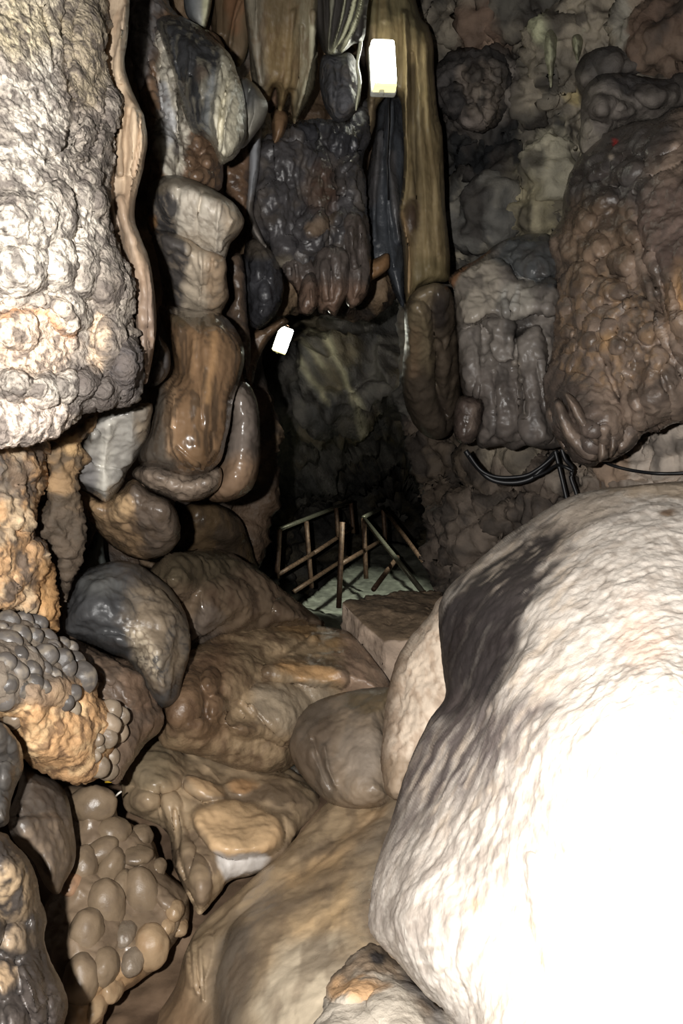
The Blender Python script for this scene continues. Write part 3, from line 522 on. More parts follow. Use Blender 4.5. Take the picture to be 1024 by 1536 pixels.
lb = relief('smooth_boulder', [(432, 1105), (440, 1080), (470, 1055), (510, 1040), (555, 1032), (592, 1035), (588, 1080), (588, 1150), (590, 1200), (540, 1215), (500, 1208), (470, 1186), (448, 1155), (435, 1128)], [(440, 1100, 2.15), (580, 1100, 2.05), (500, 1180, 2.0)], T=.13, R=45, back=.06, step=2, smooth=16, pf=.62,
    strokes=[([(470, 1110), (480, 1140), (497, 1182)], 5, -.02), ([(487, 1120), (490, 1150), (500, 1178)], 4, .016), ([(455, 1090), (462, 1120)], 5, -.01)], noise=[('fbm', .015, .14), ('fbm', .003, .03)], base=(138, 118, 94),
    zones=[dict(poly=[(425, 1100), (460, 1055), (500, 1040), (490, 1180)], soft=24, warp=(10, .08), c=(98, 82, 66), a=.8), dict(n='fbm', sc=(.08, .08, .16), lo=.5, hi=.66, c=(104, 92, 78), a=.6), dict(ell=(545, 1130, 34, 40), soft=24, warp=(8, .06), c=(150, 134, 116), a=.8), dict(poly=[(520, 1035), (590, 1030), (580, 1060), (530, 1060)], soft=10, warp=(8, .06), c=(108, 90, 60), a=.8)], mat=M_fine)
tag(lb, 'smooth grey-tan boulder leaning against the left foot of the huge white boulder', 'boulder')

sp = relief('flowstone_slope', [(600, 1168), (560, 1182), (520, 1188), (485, 1208), (440, 1262), (395, 1302), (345, 1346), (298, 1388), (276, 1430), (262, 1480), (225, 1540), (200, 1620), (760, 1620), (700, 1500), (640, 1440), (610, 1380), (620, 1280), (650, 1200)],
    [(590, 1190, 2.0), (420, 1290, 1.86), (300, 1400, 1.72), (600, 1400, 1.5), (230, 1540, 1.62), (480, 1540, 1.36), (650, 1540, 1.32)], T=.06, R=40, back=.1, step=2, smooth=14, pf=.75,
    lobes=[[('p', [(610, 1190), (545, 1240), (475, 1298), (405, 1338), (355, 1380), (330, 1440), (320, 1536), (318, 1640), (780, 1640), (700, 1300)], .07, 45)], [('e', 290, 1440, 26, 60, 15, .03)]],
    strokes=[([(276, 1405), (280, 1440), (288, 1478)], 4, .016), ([(288, 1412), (291, 1450), (296, 1490)], 3.2, .016), ([(300, 1425), (302, 1460), (304, 1500)], 3, .014), ([(282, 1408), (286, 1445)], 2, -.012), ([(500, 1205), (460, 1260), (400, 1310), (340, 1360)], 12, .016), ([(560, 1200), (500, 1260), (440, 1300)], 8, -.01)],
    noise=[('fbm', .012, .2), ('fbm', .0025, .05)], base=(176, 149, 110),
    zones=[dict(line=[(600, 1230), (530, 1290), (460, 1340), (390, 1380), (345, 1440), (330, 1540)], w=38, warp=(26, .12), c=(104, 88, 70), a=.8), dict(line=[(570, 1220), (500, 1290), (430, 1320)], w=16, warp=(14, .08), c=(206, 166, 110), a=.75), dict(line=[(560, 1300), (500, 1370), (460, 1400)], w=26, warp=(20, .08), c=(212, 174, 118), a=.8),
           dict(poly=[(540, 1250), (620, 1220), (620, 1420), (540, 1400)], soft=40, warp=(14, .1), c=(150, 134, 112), a=.7), dict(poly=[(400, 1460), (500, 1400), (520, 1560), (380, 1600)], soft=40, warp=(24, .1), c=(192, 176, 148), a=.8), dict(poly=[(330, 1400), (380, 1400), (360, 1560), (320, 1560)], soft=24, warp=(14, .1), c=(96, 86, 74), a=.8),
           dict(poly=[(150, 1480), (270, 1440), (290, 1640), (150, 1640)], soft=30, warp=(14, .1), c=(128, 98, 66), a=.8), dict(n='fbm', sc=(.05, .14, .14), lo=.5, hi=.68, c=(116, 96, 74), a=.5)], mat=M_mud)
tag(sp, 'long smooth tan flowstone slope running down to the picture bottom', 'flowstone slope')

bn = relief('pale_rock', [(478, 1520), (490, 1480), (515, 1448), (540, 1425), (562, 1415), (600, 1447), (640, 1492), (690, 1540), (720, 1600), (700, 1640), (430, 1640), (450, 1570)], [(500, 1500, 1.24), (600, 1480, 1.26), (560, 1620, 1.05)], T=.06, R=40, back=.06, step=2, jag=(3, 14), smooth=12,
    lobes=[[('e', 530, 1484, 45, 22, -8, .02), ('e', 600, 1510, 50, 40, 30, .02)]], noise=[('fbm', .012, .1), ('fbm', .004, .025)], base=(180, 168, 150),
    zones=[dict(poly=[(500, 1470), (540, 1420), (565, 1410), (620, 1460), (660, 1520), (640, 1530), (600, 1470), (560, 1460)], soft=18, warp=(12, .05), c=(112, 90, 64), a=.9), dict(ell=(532, 1482, 48, 18), soft=10, warp=(10, .04), c=(206, 156, 96), a=.9), dict(ell=(566, 1434, 12, 9), soft=6, warp=(4, .03), c=(44, 40, 40), a=.95), dict(line=[(610, 1470), (640, 1510), (670, 1550)], w=10, warp=(8, .04), c=(92, 90, 90), a=.7)], mat=M_dry)
tag(bn, 'pale rock with an ochre cap at the foot of the huge white boulder, bottom middle', 'rock')

DS = 1.06
bo = thing('giant_boulder', 'huge white rounded calcite boulder filling the lower right, dark stain on its shoulder', 'boulder', at(820, 1536, 1.3*DS))
relief('body', [(1470, 1000), (1425, 860), (1330, 765), (1180, 716), (1024, 722), (960, 728), (900, 735), (850, 748), (800, 778), (760, 805), (720, 840), (688, 868), (664, 896), (658, 930), (664, 1000), (668, 1045), (642, 1082), (612, 1150), (588, 1230), (564, 1300), (556, 1370), (562, 1405), (600, 1445), (640, 1490), (690, 1536), (740, 1640), (1120, 1650), (1460, 1640), (1490, 1300)],
    [(1000, 1400, 1.02), (1000, 1000, 1.12), (1000, 760, 1.62), (720, 880, 1.72), (600, 1350, 1.3), (690, 1080, 1.5), (820, 800, 1.74), (800, 1100, 1.2), (800, 1400, 1.12), (1450, 1200, 1.2), (1400, 860, 1.7)], T=.22, R=110, back=.25, step=2, smooth=60,
    lobes=[[('p', [(1150, 700), (900, 760), (800, 900), (730, 1040), (690, 1100), (600, 1300), (590, 1640), (1200, 1640)], .03, 60)]],
    strokes=[([(790, 990), (745, 1040), (700, 1080), (660, 1120)], 12, .02), ([(690, 1050), (740, 1000), (790, 940)], 16, -.015), ([(800, 1290), (815, 1380), (840, 1470)], 7, .010), ([(680, 1280), (690, 1400), (660, 1480)], 9, -.006), ([(760, 830), (700, 900), (680, 980)], 14, -.012)],
    noise=[('fbm', .014, .3), ('fbm', .0022, (.05, .05, .1)), ('ridge', .0018, (.03, .03, .05)), ('fbm', .0012, .01)], base=(208, 196, 182),
    zones=[dict(line=[(664, 1000), (664, 1050), (636, 1085), (606, 1150), (588, 1220)], w=20, warp=(6, .05), c=(56, 48, 47), a=.9), dict(poly=[(690, 870), (860, 750), (940, 740), (850, 830), (760, 900)], soft=30, warp=(24, .06), c=(150, 128, 102), a=.6),
           dict(n='fbm', sc=(.012, .03, .06), rot=-35, lo=.5, hi=.68, c=(160, 144, 128), a=.6), dict(poly=[(560, 1150), (760, 1040), (840, 1100), (800, 1300), (700, 1420), (540, 1420)], soft=80, n='fbm', sc=(.012, .03, .05), rot=-30, lo=.42, hi=.62, c=(156, 142, 130), a=.7, seed=31), dict(poly=[(640, 900), (860, 780), (830, 1080), (640, 1250)], soft=40, n='fbm', sc=(.02, .03, .06), lo=.54, hi=.68, rot=-38, c=(214, 192, 166), a=.6, seed=23), dict(ell=(960, 950, 40, 40), soft=30, warp=(14, .08), c=(226, 190, 164), a=.6), dict(ell=(716, 1358, 14, 12), soft=10, warp=(8, .04), c=(214, 160, 122), a=.7), dict(poly=[(780, 1400), (900, 1380), (960, 1536), (800, 1560)], soft=60, warp=(30, .1), c=(222, 196, 164), a=.55),
           dict(poly=[(645, 940), (690, 868), (740, 832), (800, 792), (850, 800), (830, 860), (800, 920), (782, 970), (755, 1020), (726, 1056), (690, 1074), (655, 1066)], soft=36, warp=(22, .05), n='fbm', sc=(.03, .05, .12), rot=-38, lo=.22, hi=.46, c=(50, 43, 42), a=.97),
           dict(poly=[(655, 930), (690, 900), (770, 900), (775, 960), (730, 1050), (665, 1064)], soft=30, warp=(14, .05), c=(52, 45, 44), a=.88),
           dict(poly=[(640, 1080), (680, 1052), (730, 1060), (790, 1040), (815, 1060), (770, 1130), (720, 1180), (640, 1220), (590, 1260), (600, 1180)], soft=50, warp=(30, .06), n='fbm', sc=(.024, .04, .12), rot=-38, lo=.24, hi=.56, c=(92, 80, 77), a=.92),
           dict(ell=(1000, 770, 12, 5), soft=4, warp=(3, .03), c=(120, 90, 60), a=.9), dict(poly=[(900, 726), (1060, 716), (1200, 712), (1200, 735), (960, 745)], soft=8, warp=(8, .05), c=(176, 150, 116), a=.7)], mat=M_pale, parent=bo)
relief('side_slab', [(662, 894), (640, 925), (612, 960), (592, 1000), (580, 1050), (575, 1100), (572, 1150), (580, 1190), (605, 1195), (635, 1130), (665, 1085), (690, 1050), (690, 950), (690, 905)], [(600, 1000, 1.98), (660, 950, 1.95), (590, 1170, 1.82), (680, 1050, 1.85)], T=.09, R=30, back=.08, step=2.5, smooth=14,
    noise=[('fbm', .014, .12), ('ridge', .004, .03), ('fbm', .002, .012)], base=(216, 194, 168), zones=[dict(n='fbm', sc=(.02, .03, .06), lo=.5, hi=.66, c=(176, 148, 120), a=.7), dict(line=[(600, 980), (585, 1050), (578, 1150)], w=8, warp=(6, .05), c=(150, 124, 98), a=.7), dict(poly=[(560, 1150), (620, 1140), (610, 1210), (560, 1210)], soft=16, c=(150, 124, 94), a=.8)], mat=M_pale, parent=bo)

# squared stone block beside the boulder
tops = [at(512, 903, 2.78*DS), at(560, 893, 3.02*DS), at(600, 889, 3.15*DS), at(660, 886, 3.25*DS), at(690, 935, 2.6*DS), at(640, 962, 2.5*DS), at(577, 964, 2.52*DS), at(545, 940, 2.62*DS)]
bm = bmesh.new(); up = [bm.verts.new(v) for v in tops]; dn = [bm.verts.new((v[0]+(.0 if v[0] > .1 else .02), v[1]+.02, v[2]-.26)) for v in tops]; n = len(tops)
bm.faces.new(up); bm.faces.new(dn[::-1])
for i in range(n): bm.faces.new((up[i], dn[i], dn[(i+1) % n], up[(i+1) % n]))
bmesh.ops.recalc_face_normals(bm, faces=bm.faces); bmesh.ops.triangulate(bm, faces=bm.faces)
bmesh.ops.bevel(bm, geom=[e for e in bm.edges if e.calc_face_angle(0) > .5], offset=.004, segments=1, affect='EDGES')
bmesh.ops.triangulate(bm, faces=bm.faces)
for _ in range(5): bmesh.ops.subdivide_edges(bm, edges=[e for e in bm.edges if e.calc_length() > .018], cuts=1, use_grid_fill=False); bmesh.ops.triangulate(bm, faces=bm.faces)
bm.normal_update(); bm.verts.index_update()
V = np.array([v.co[:] for v in bm.verts]); N_ = np.array([v.normal[:] for v in bm.verts]); Fc = np.array([[v.index for v in f.verts] for f in bm.faces]); bm.free()
V = displace(V, N_, [('fbm', .016, .14), ('ridge', .005, (.03, .1, .03)), ('fbm', .004, .03)], np.ones(len(V)))
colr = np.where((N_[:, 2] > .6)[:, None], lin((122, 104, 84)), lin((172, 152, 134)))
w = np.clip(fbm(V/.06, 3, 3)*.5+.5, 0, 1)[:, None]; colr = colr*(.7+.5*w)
sb = put('stone_block', V, Fc, M_dry, None, colr)
tag(sb, 'flat-topped squared stone block between the flowstone dome and the white boulder', 'stone block')

DS = 1.1
for (x, y, d, c, l, nm_, lab) in [((158, 1173), (175, 1173), 1.76, (196, 160, 40), .0026, 'straw', 'tiny yellow straw lying in the gap under the popcorn boulder'), ((174, 1194), (182, 1187), 1.74, (215, 210, 200), .0024, 'twig', 'tiny white twig lying in the gap beside the yellow straw')]:
    tag(tube(nm_, [at(x[0], x[1], d*DS), at((x[0]+y[0])/2, (x[1]+y[1])/2-.6, d*DS-.004), at(y[0], y[1], d*DS)], l, plain(nm_+'_fibre', c, .6)), lab, nm_)
# ================= boulders left of the passage =================
DS = .97
gb = relief('dark_boulder', [(93, 940), (98, 900), (113, 865), (148, 845), (190, 841), (225, 856), (257, 884), (277, 920), (286, 960), (284, 985), (275, 1020), (262, 1050), (238, 1060), (212, 1030), (195, 992), (170, 978), (130, 962), (105, 955)], [(110, 900, 2.14), (260, 950, 2.2), (230, 1020, 2.12)], T=.2, R=60, back=.08, step=2, smooth=20,
    lobes=[('e', 165, 970, 40, 22, 10, .04), ('e', 225, 985, 26, 40, 0, .03)], noise=[('fbm', .02, .14), ('fbm', .005, .03)], base=(66, 66, 67),
    zones=[dict(poly=[(190, 870), (280, 880), (300, 990), (235, 1050), (200, 980)], soft=30, warp=(20, .08), n='fbm', sc=.09, lo=.3, hi=.6, c=(110, 94, 74), a=.9), dict(poly=[(192, 940), (215, 945), (240, 990), (230, 1020), (205, 985)], soft=12, n='edge', sc=.02, lo=.06, hi=.24, c=(190, 174, 146), a=.85), dict(poly=[(190, 880), (285, 900), (280, 1000), (220, 1020)], soft=24, n='edge', sc=.045, lo=.0, hi=.10, c=(160, 140, 112), a=.35), dict(ell=(150, 875, 30, 20), soft=18, c=(104, 104, 100), a=.6)], mat=M_fine)
tag(gb, 'round slate-grey boulder with a pale wrinkled patch, under the tan hanging blob', 'boulder')
xb = relief('brown_boulder', [(104, 955), (118, 960), (135, 968), (170, 985), (196, 990), (214, 1006), (232, 1036), (243, 1066), (239, 1095), (216, 1116), (196, 1145), (182, 1172), (165, 1170), (150, 1130), (130, 1050)], [(120, 1000, 2.05), (230, 1060, 2.12), (180, 1150, 1.95)], T=.13, R=40, back=.06, step=2, smooth=14,
    lobes=[('e', 165, 1005, 26, 20, 30, .03), ('e', 195, 1030, 24, 34, -20, .03)], noise=[('fbm', .014, .1), ('cell', .006, .04), ('fbm', .004, .02)], base=(118, 96, 76), zones=[dict(poly=[(190, 1000), (250, 1040), (240, 1110), (190, 1100)], soft=18, warp=(10, .05), c=(106, 82, 62), a=.8), dict(n='fbm', sc=.05, lo=.5, hi=.68, c=(84, 70, 58), a=.7)], mat=M_wet)
tag(xb, 'wet brown boulder squeezed between the popcorn boulder and the slate-grey boulder', 'boulder')
vm = relief('flowstone_boulder', [(222, 868), (250, 836), (285, 825), (320, 822), (355, 834), (392, 856), (432, 890), (462, 915), (486, 938), (440, 945), (380, 955), (330, 965), (290, 985), (276, 990), (268, 940), (250, 900)], [(250, 880, 2.5), (350, 840, 2.86), (470, 930, 3.05), (300, 975, 2.7)], T=.24, R=60, back=.06, step=2, smooth=20,
    lobes=[('e', 340, 920, 50, 60, 0, .08), ('e', 445, 925, 40, 28, 30, .05), ('e', 270, 870, 30, 40, 20, .05)], noise=[('fbm', .024, .2), ('fbm', .006, .05), ('fbm', .004, .025)], base=(112, 92, 70),
    zones=[dict(n='fbm', sc=(.06, .06, .2), lo=.48, hi=.66, c=(84, 64, 48), a=.7), dict(poly=[(285, 940), (310, 900), (340, 930), (330, 970), (290, 985)], soft=14, warp=(8, .08), c=(130, 116, 104), a=.6), dict(poly=[(220, 860), (290, 820), (370, 830), (340, 870), (260, 880)], soft=24, c=(84, 74, 54), a=.8)], mat=M_gloss)
tag(vm, 'wet brown boulder with a glittering top, behind the slate-grey boulder', 'boulder')
wm = relief('shadowed_boulder', [(205, 850), (235, 815), (262, 782), (278, 756), (312, 752), (342, 765), (366, 790), (380, 830), (386, 862), (340, 868), (300, 858), (240, 868)], [(250, 820, 3.45), (370, 830, 3.6)], T=.18, R=45, back=.06, step=2.5, smooth=16,
    noise=[('fbm', .02, .2), ('fbm', .006, .05)], base=(92, 72, 46), zones=[dict(n='fbm', sc=(.1, .1, .3), lo=.45, hi=.62, c=(60, 50, 40), a=.8)], mat=M_wet)
tag(wm, 'dim brown boulder under the lowest bulge of the flowstone column', 'boulder')
fin = relief('rock_fin', [(122, 842), (135, 815), (146, 795), (152, 800), (156, 830), (158, 850), (140, 860), (120, 862)], 2.68, T=.05, R=12, back=.05, step=2, noise=[('fbm', .008, .06)], base=(80, 84, 80), mat=M_fine)
tag(fin, 'small upright grey rock fin beside the brown slab', 'rock')

DS = .93
# ================= the flowstone column and its neighbours =================
fc = thing('flowstone_column', 'tall lumpy flowstone column of stacked bulges, white and black above, wet brown below', 'flowstone column', at(290, 755, 2.4))
relief('stem', [(200, -60), (235, -60), (258, 15), (300, 40), (335, 70), (345, 200), (335, 250), (330, 285), (290, 292), (245, 285), (228, 262), (222, 215), (206, 135), (196, 60)], [(220, 0, 2.72), (300, 260, 2.66)], T=.10, R=24, back=.12, step=2, smooth=8,
    lobes=[[('e', 298, 213, 14, 18, 0, .05), ('e', 287, 240, 14, 20, -10, .06), ('e', 314, 240, 15, 18, 10, .06), ('e', 300, 262, 20, 14, 0, .05), ('e', 212, 60, 12, 34, 0, .04), ('e', 210, 105, 10, 30, 0, .04), ('e', 248, 225, 18, 50, 0, .05), ('e', 256, 140, 14, 60, -8, .05), ('e', 228, 110, 14, 34, 0, .03), ('e', 236, 150, 12, 30, -10, .03)]],
    strokes=[([(238, 50), (256, 100), (264, 150), (268, 200), (273, 240)], 4, .04), ([(222, 95), (235, 130), (240, 165)], 4, -.03)], noise=[('fbm', .012, .08), ('cell', .008, .035), ('fbm', .004, .02)], base=(120, 92, 66),
    zones=[dict(poly=[(195, -60), (232, -60), (240, 50), (232, 75), (214, 130), (196, 100)], soft=12, warp=(6, .05), c=(108, 106, 106), a=.85), dict(poly=[(232, 60), (246, 55), (262, 100), (272, 160), (284, 195), (276, 232), (274, 272), (250, 268), (236, 215), (240, 150)], soft=6, warp=(5, .05), c=(206, 198, 178), a=.95), dict(poly=[(238, 130), (252, 135), (262, 200), (246, 215)], soft=8, warp=(5, .05), c=(170, 172, 176), a=.8), dict(ell=(262, 222, 7, 14), soft=6, warp=(4, .03), c=(60, 52, 62), a=.8), dict(ell=(240, 202, 7, 6), soft=5, warp=(4, .03), c=(40, 38, 44), a=.8), dict(n='fbm', sc=.03, lo=.54, hi=.66, c=(72, 54, 40), a=.6)], mat=M_wet, parent=fc)
relief('bulge', [(234, 38), (240, 26), (264, 22), (292, 35), (320, 57), (345, 82), (356, 110), (367, 145), (370, 185), (367, 212), (352, 236), (332, 247), (326, 236), (317, 216), (303, 206), (288, 198), (276, 168), (262, 122), (248, 80)], [(260, 40, 2.58), (350, 130, 2.52), (335, 240, 2.44)], T=.17, R=42, back=.06, step=2, smooth=12,
    lobes=[[('p', [(328, 60), (360, 100), (374, 160), (372, 215), (334, 250), (320, 215), (318, 170), (326, 120)], .035, 14), ('e', 300, 115, 12, 34, 0, .03), ('e', 338, 215, 22, 30, 10, .03), ('e', 340, 145, 10, 50, 5, .03)]],
    strokes=[([(335, 70), (330, 110), (324, 160), (325, 210), (331, 244)], 3.5, .025), ([(352, 110), (344, 150), (338, 180), (335, 230)], 3, .025), ([(346, 100), (338, 140), (331, 180), (330, 230)], 2.5, -.02), ([(256, 60), (262, 90), (268, 120)], 3, .02), ([(285, 70), (284, 110)], 3, .02)], noise=[('fbm', .008, (.05, .05, .14)), ('fbm', .005, .03)], base=(204, 196, 168),
    zones=[dict(poly=[(228, 20), (275, 15), (322, 50), (330, 80), (327, 110), (321, 150), (312, 178), (310, 206), (296, 206), (282, 190), (268, 140), (256, 100)], soft=8, warp=(5, .06), c=(46, 48, 54), a=.97), dict(poly=[(310, 120), (326, 110), (318, 180), (318, 215), (306, 190)], soft=10, warp=(5, .05), c=(130, 132, 130), a=.8), dict(n='fbm', sc=(.02, .02, .12), lo=.52, hi=.68, c=(150, 142, 120), a=.5), dict(ell=(300, 108, 9, 14), soft=8, warp=(4, .04), c=(92, 76, 62), a=.7), dict(poly=[(356, 100), (380, 140), (375, 220), (355, 240), (362, 170)], soft=14, c=(110, 108, 98), a=.8)], mat=M_wet, parent=fc)
relief('bulge', [(362, 117), (380, 124), (396, 144), (402, 160), (396, 182), (380, 204), (364, 222), (352, 215), (350, 150)], 2.64, T=.10, R=24, back=.06, step=2, smooth=8, strokes=[([(378, 130), (374, 165), (366, 210)], 4, -.02)], noise=[('fbm', .006, .08)], base=(132, 128, 116), zones=[dict(poly=[(360, 117), (385, 125), (380, 160), (360, 160)], soft=16, c=(72, 74, 76), a=.8)], mat=M_fine, parent=fc)
relief('bulge', [(222, 285), (234, 270), (260, 262), (290, 270), (320, 284), (345, 300), (360, 318), (366, 332), (359, 350), (346, 366), (339, 385), (334, 396), (300, 382), (270, 368), (240, 356), (224, 350), (220, 320)], [(230, 300, 2.5), (350, 330, 2.46)], T=.17, R=44, back=.06, step=2, smooth=14,
    strokes=[([(302, 290), (296, 330), (298, 375)], 3, -.012), ([(330, 300), (326, 340), (322, 385)], 3, .014), ([(350, 330), (335, 360), (328, 390)], 3, .014), ([(266, 285), (264, 320), (258, 350)], 3, -.012)], noise=[('fbm', .008, (.05, .05, .16)), ('fbm', .002, .03)], base=(208, 196, 176),
    zones=[dict(poly=[(215, 275), (250, 280), (266, 300), (262, 330), (264, 356), (215, 360)], soft=6, warp=(6, .05), c=(62, 60, 62), a=.95), dict(ell=(229, 334, 7, 12), soft=5, warp=(3, .04), c=(180, 130, 70), a=.9), dict(poly=[(220, 280), (240, 258), (300, 262), (350, 300), (330, 305), (280, 282), (240, 290)], soft=10, warp=(6, .06), c=(110, 98, 78), a=.85), dict(poly=[(335, 295), (375, 330), (345, 380), (335, 340)], soft=16, warp=(5, .05), c=(166, 142, 110), a=.75), dict(n='fbm', sc=(.02, .02, .06), lo=.54, hi=.66, c=(150, 136, 118), a=.6)], mat=M_fine, parent=fc)
relief('bulge', [(228, 352), (246, 346), (276, 355), (302, 372), (322, 380), (339, 390), (340, 420), (343, 445), (333, 465), (326, 474), (280, 474), (246, 466), (243, 430), (238, 400)], [(240, 400, 2.56), (330, 420, 2.5)], T=.13, R=36, back=.06, step=2, smooth=10,
    lobes=[[('p', [(225, 345), (260, 350), (285, 368), (282, 385), (262, 378), (244, 392), (236, 380)], .03, 8)]], strokes=[([(300, 378), (302, 420), (296, 470)], 3, .014), ([(318, 390), (314, 440), (312, 470)], 3, -.012)], noise=[('fbm', .008, (.05, .05, .14)), ('fbm', .003, .03)], base=(192, 174, 148),
    zones=[dict(poly=[(220, 340), (262, 345), (282, 375), (276, 420), (268, 470), (235, 475)], soft=8, warp=(6, .05), c=(62, 60, 62), a=.92), dict(poly=[(312, 378), (350, 385), (350, 470), (312, 470)], soft=14, warp=(5, .05), c=(162, 132, 98), a=.8), dict(n='fbm', sc=(.02, .02, .08), lo=.54, hi=.66, c=(140, 124, 104), a=.5)], mat=M_fine, parent=fc)
relief('bulge', [(238, 462), (250, 458), (285, 466), (326, 469), (346, 484), (362, 510), (366, 540), (360, 570), (350, 600), (344, 640), (339, 660), (331, 690), (312, 708), (282, 715), (262, 712), (240, 706), (214, 700), (205, 680), (216, 640), (220, 600), (224, 578), (244, 572), (258, 555), (254, 515), (245, 490)], [(240, 600, 2.34), (350, 540, 2.36), (290, 700, 2.3)], T=.19, R=55, back=.08, step=2, smooth=18,
    lobes=[[('p', [(246, 460), (330, 465), (370, 520), (350, 600), (340, 670), (314, 712), (282, 718), (262, 700), (253, 660), (250, 600), (262, 550)], .045, 16)]],
    strokes=[([(262, 670), (285, 690), (305, 704)], 3, .012), ([(335, 640), (325, 675), (290, 705)], 3, .012), ([(318, 650), (316, 680), (295, 704)], 3, -.01), ([(268, 490), (262, 560), (258, 640)], 4, .012), ([(300, 480), (298, 560), (302, 640)], 5, -.008), ([(345, 500), (342, 570), (332, 650)], 4, -.008)], noise=[('fbm', .008, (.06, .06, .2)), ('fbm', .002, .02)], base=(112, 84, 54),
    zones=[dict(poly=[(200, 570), (250, 570), (252, 660), (262, 705), (200, 710)], soft=8, warp=(4, .05), c=(82, 76, 68), a=.9), dict(line=[(258, 560), (255, 610), (258, 680)], w=7, warp=(3, .05), c=(165, 130, 92), a=.85), dict(n='fbm', sc=(.02, .02, .25), lo=.5, hi=.64, c=(66, 52, 38), a=.75), dict(line=[(322, 480), (318, 540), (312, 600)], w=6, warp=(5, .05), c=(150, 112, 66), a=.7), dict(line=[(292, 480), (288, 560)], w=5, warp=(5, .05), c=(146, 110, 70), a=.6), dict(poly=[(240, 455), (350, 462), (350, 490), (245, 485)], soft=12, c=(70, 60, 42), a=.8)], mat=M_gloss, parent=fc)
relief('bulge', [(338, 580), (355, 572), (372, 576), (385, 600), (390, 640), (388, 700), (376, 735), (350, 750), (325, 753), (312, 745), (325, 700), (335, 660)], 2.56, T=.15, R=34, back=.06, step=2, smooth=14, noise=[('fbm', .008, .08), ('cell', .003, .016)], base=(104, 92, 82), zones=[dict(poly=[(310, 700), (400, 690), (390, 760), (310, 760)], soft=22, warp=(8, .05), c=(132, 102, 72), a=.8), dict(n='fbm', sc=(.05, .05, .2), lo=.5, hi=.7, c=(76, 66, 60), a=.6)], mat=M_gloss, parent=fc)
relief('bulge', [(198, 712), (212, 698), (240, 694), (280, 708), (310, 706), (328, 700), (333, 716), (324, 736), (300, 749), (270, 753), (240, 741), (215, 729)], 2.36, T=.13, R=22, back=.06, step=2, smooth=10, lobes=[[('e', 285, 730, 14, 16, 20, .02), ('e', 305, 722, 12, 16, 20, .02), ('e', 262, 728, 16, 14, 20, .015), ('e', 235, 715, 20, 12, 20, .02)]], noise=[('fbm', .008, .05), ('ridge', .004, .03)], base=(134, 116, 98), zones=[dict(n='fbm', sc=.05, lo=.5, hi=.66, c=(94, 82, 72), a=.7)], mat=M_wet, parent=fc)

gl = relief('grey_flowstone', [(110, 712), (113, 690), (124, 668), (134, 640), (150, 622), (176, 612), (222, 604), (228, 620), (222, 655), (206, 685), (192, 705), (184, 728), (166, 750), (156, 753), (140, 742), (118, 730)], [(120, 700, 2.18), (210, 640, 2.16)], T=.09, R=14, back=.06, step=2, smooth=10,
    lobes=[[('p', [(105, 700), (128, 690), (150, 700), (180, 705), (190, 715), (165, 756), (140, 748), (110, 730)], .03, 10), ('e', 135, 655, 14, 12, -30, .03)]], strokes=[([(165, 640), (160, 670), (157, 705), (157, 750)], 6, .016), ([(200, 620), (198, 660)], 6, .012)], noise=[('fbm', .008, .07), ('fbm', .004, .03)], base=(146, 142, 134),
    zones=[dict(line=[(165, 640), (160, 670), (157, 705), (157, 750)], w=8, warp=(4, .03), c=(205, 200, 186), a=.9), dict(poly=[(105, 690), (140, 685), (140, 735), (110, 735)], soft=10, warp=(5, .03), c=(116, 114, 116), a=.7), dict(poly=[(200, 600), (235, 600), (230, 650), (210, 670)], soft=12, c=(150, 132, 106), a=.8), dict(n='fbm', sc=.04, lo=.54, hi=.7, c=(108, 104, 98), a=.6)], mat=M_gloss)
tag(gl, 'pale grey flowstone lobe with a white streak, below the crusty pillar', 'flowstone')
tb = relief('hanging_flowstone', [(116, 735), (135, 742), (152, 751), (180, 736), (200, 720), (226, 738), (256, 754), (269, 782), (268, 810), (250, 830), (215, 841), (180, 827), (150, 802), (130, 772)], [(130, 760, 2.44), (250, 790, 2.4)], T=.15, R=36, back=.06, step=2, smooth=12,
    lobes=[[('e', 146, 762, 14, 20, 0, .025), ('e', 182, 762, 24, 24, 0, .03), ('e', 230, 785, 32, 38, 10, .02), ('e', 225, 795, 14, 12, 0, .02), ('e', 245, 790, 12, 14, 0, .018), ('e', 230, 815, 16, 14, 0, .018), ('e', 205, 770, 10, 24, 0, .015)]], noise=[('fbm', .008, .06), ('cell', .004, .025)], base=(146, 116, 80),
    zones=[dict(poly=[(200, 725), (275, 750), (275, 830), (230, 840), (205, 790)], soft=14, warp=(8, .05), c=(88, 78, 70), a=.85), dict(ell=(182, 760, 18, 18), soft=12, c=(200, 162, 110), a=.85), dict(ell=(146, 760, 10, 16), soft=8, c=(196, 156, 104), a=.8), dict(n='fbm', sc=.03, lo=.54, hi=.66, c=(82, 66, 50), a=.6)], mat=M_wet)
tag(tb, 'tan and dark hanging flowstone blob above the slate-grey boulder', 'flowstone')

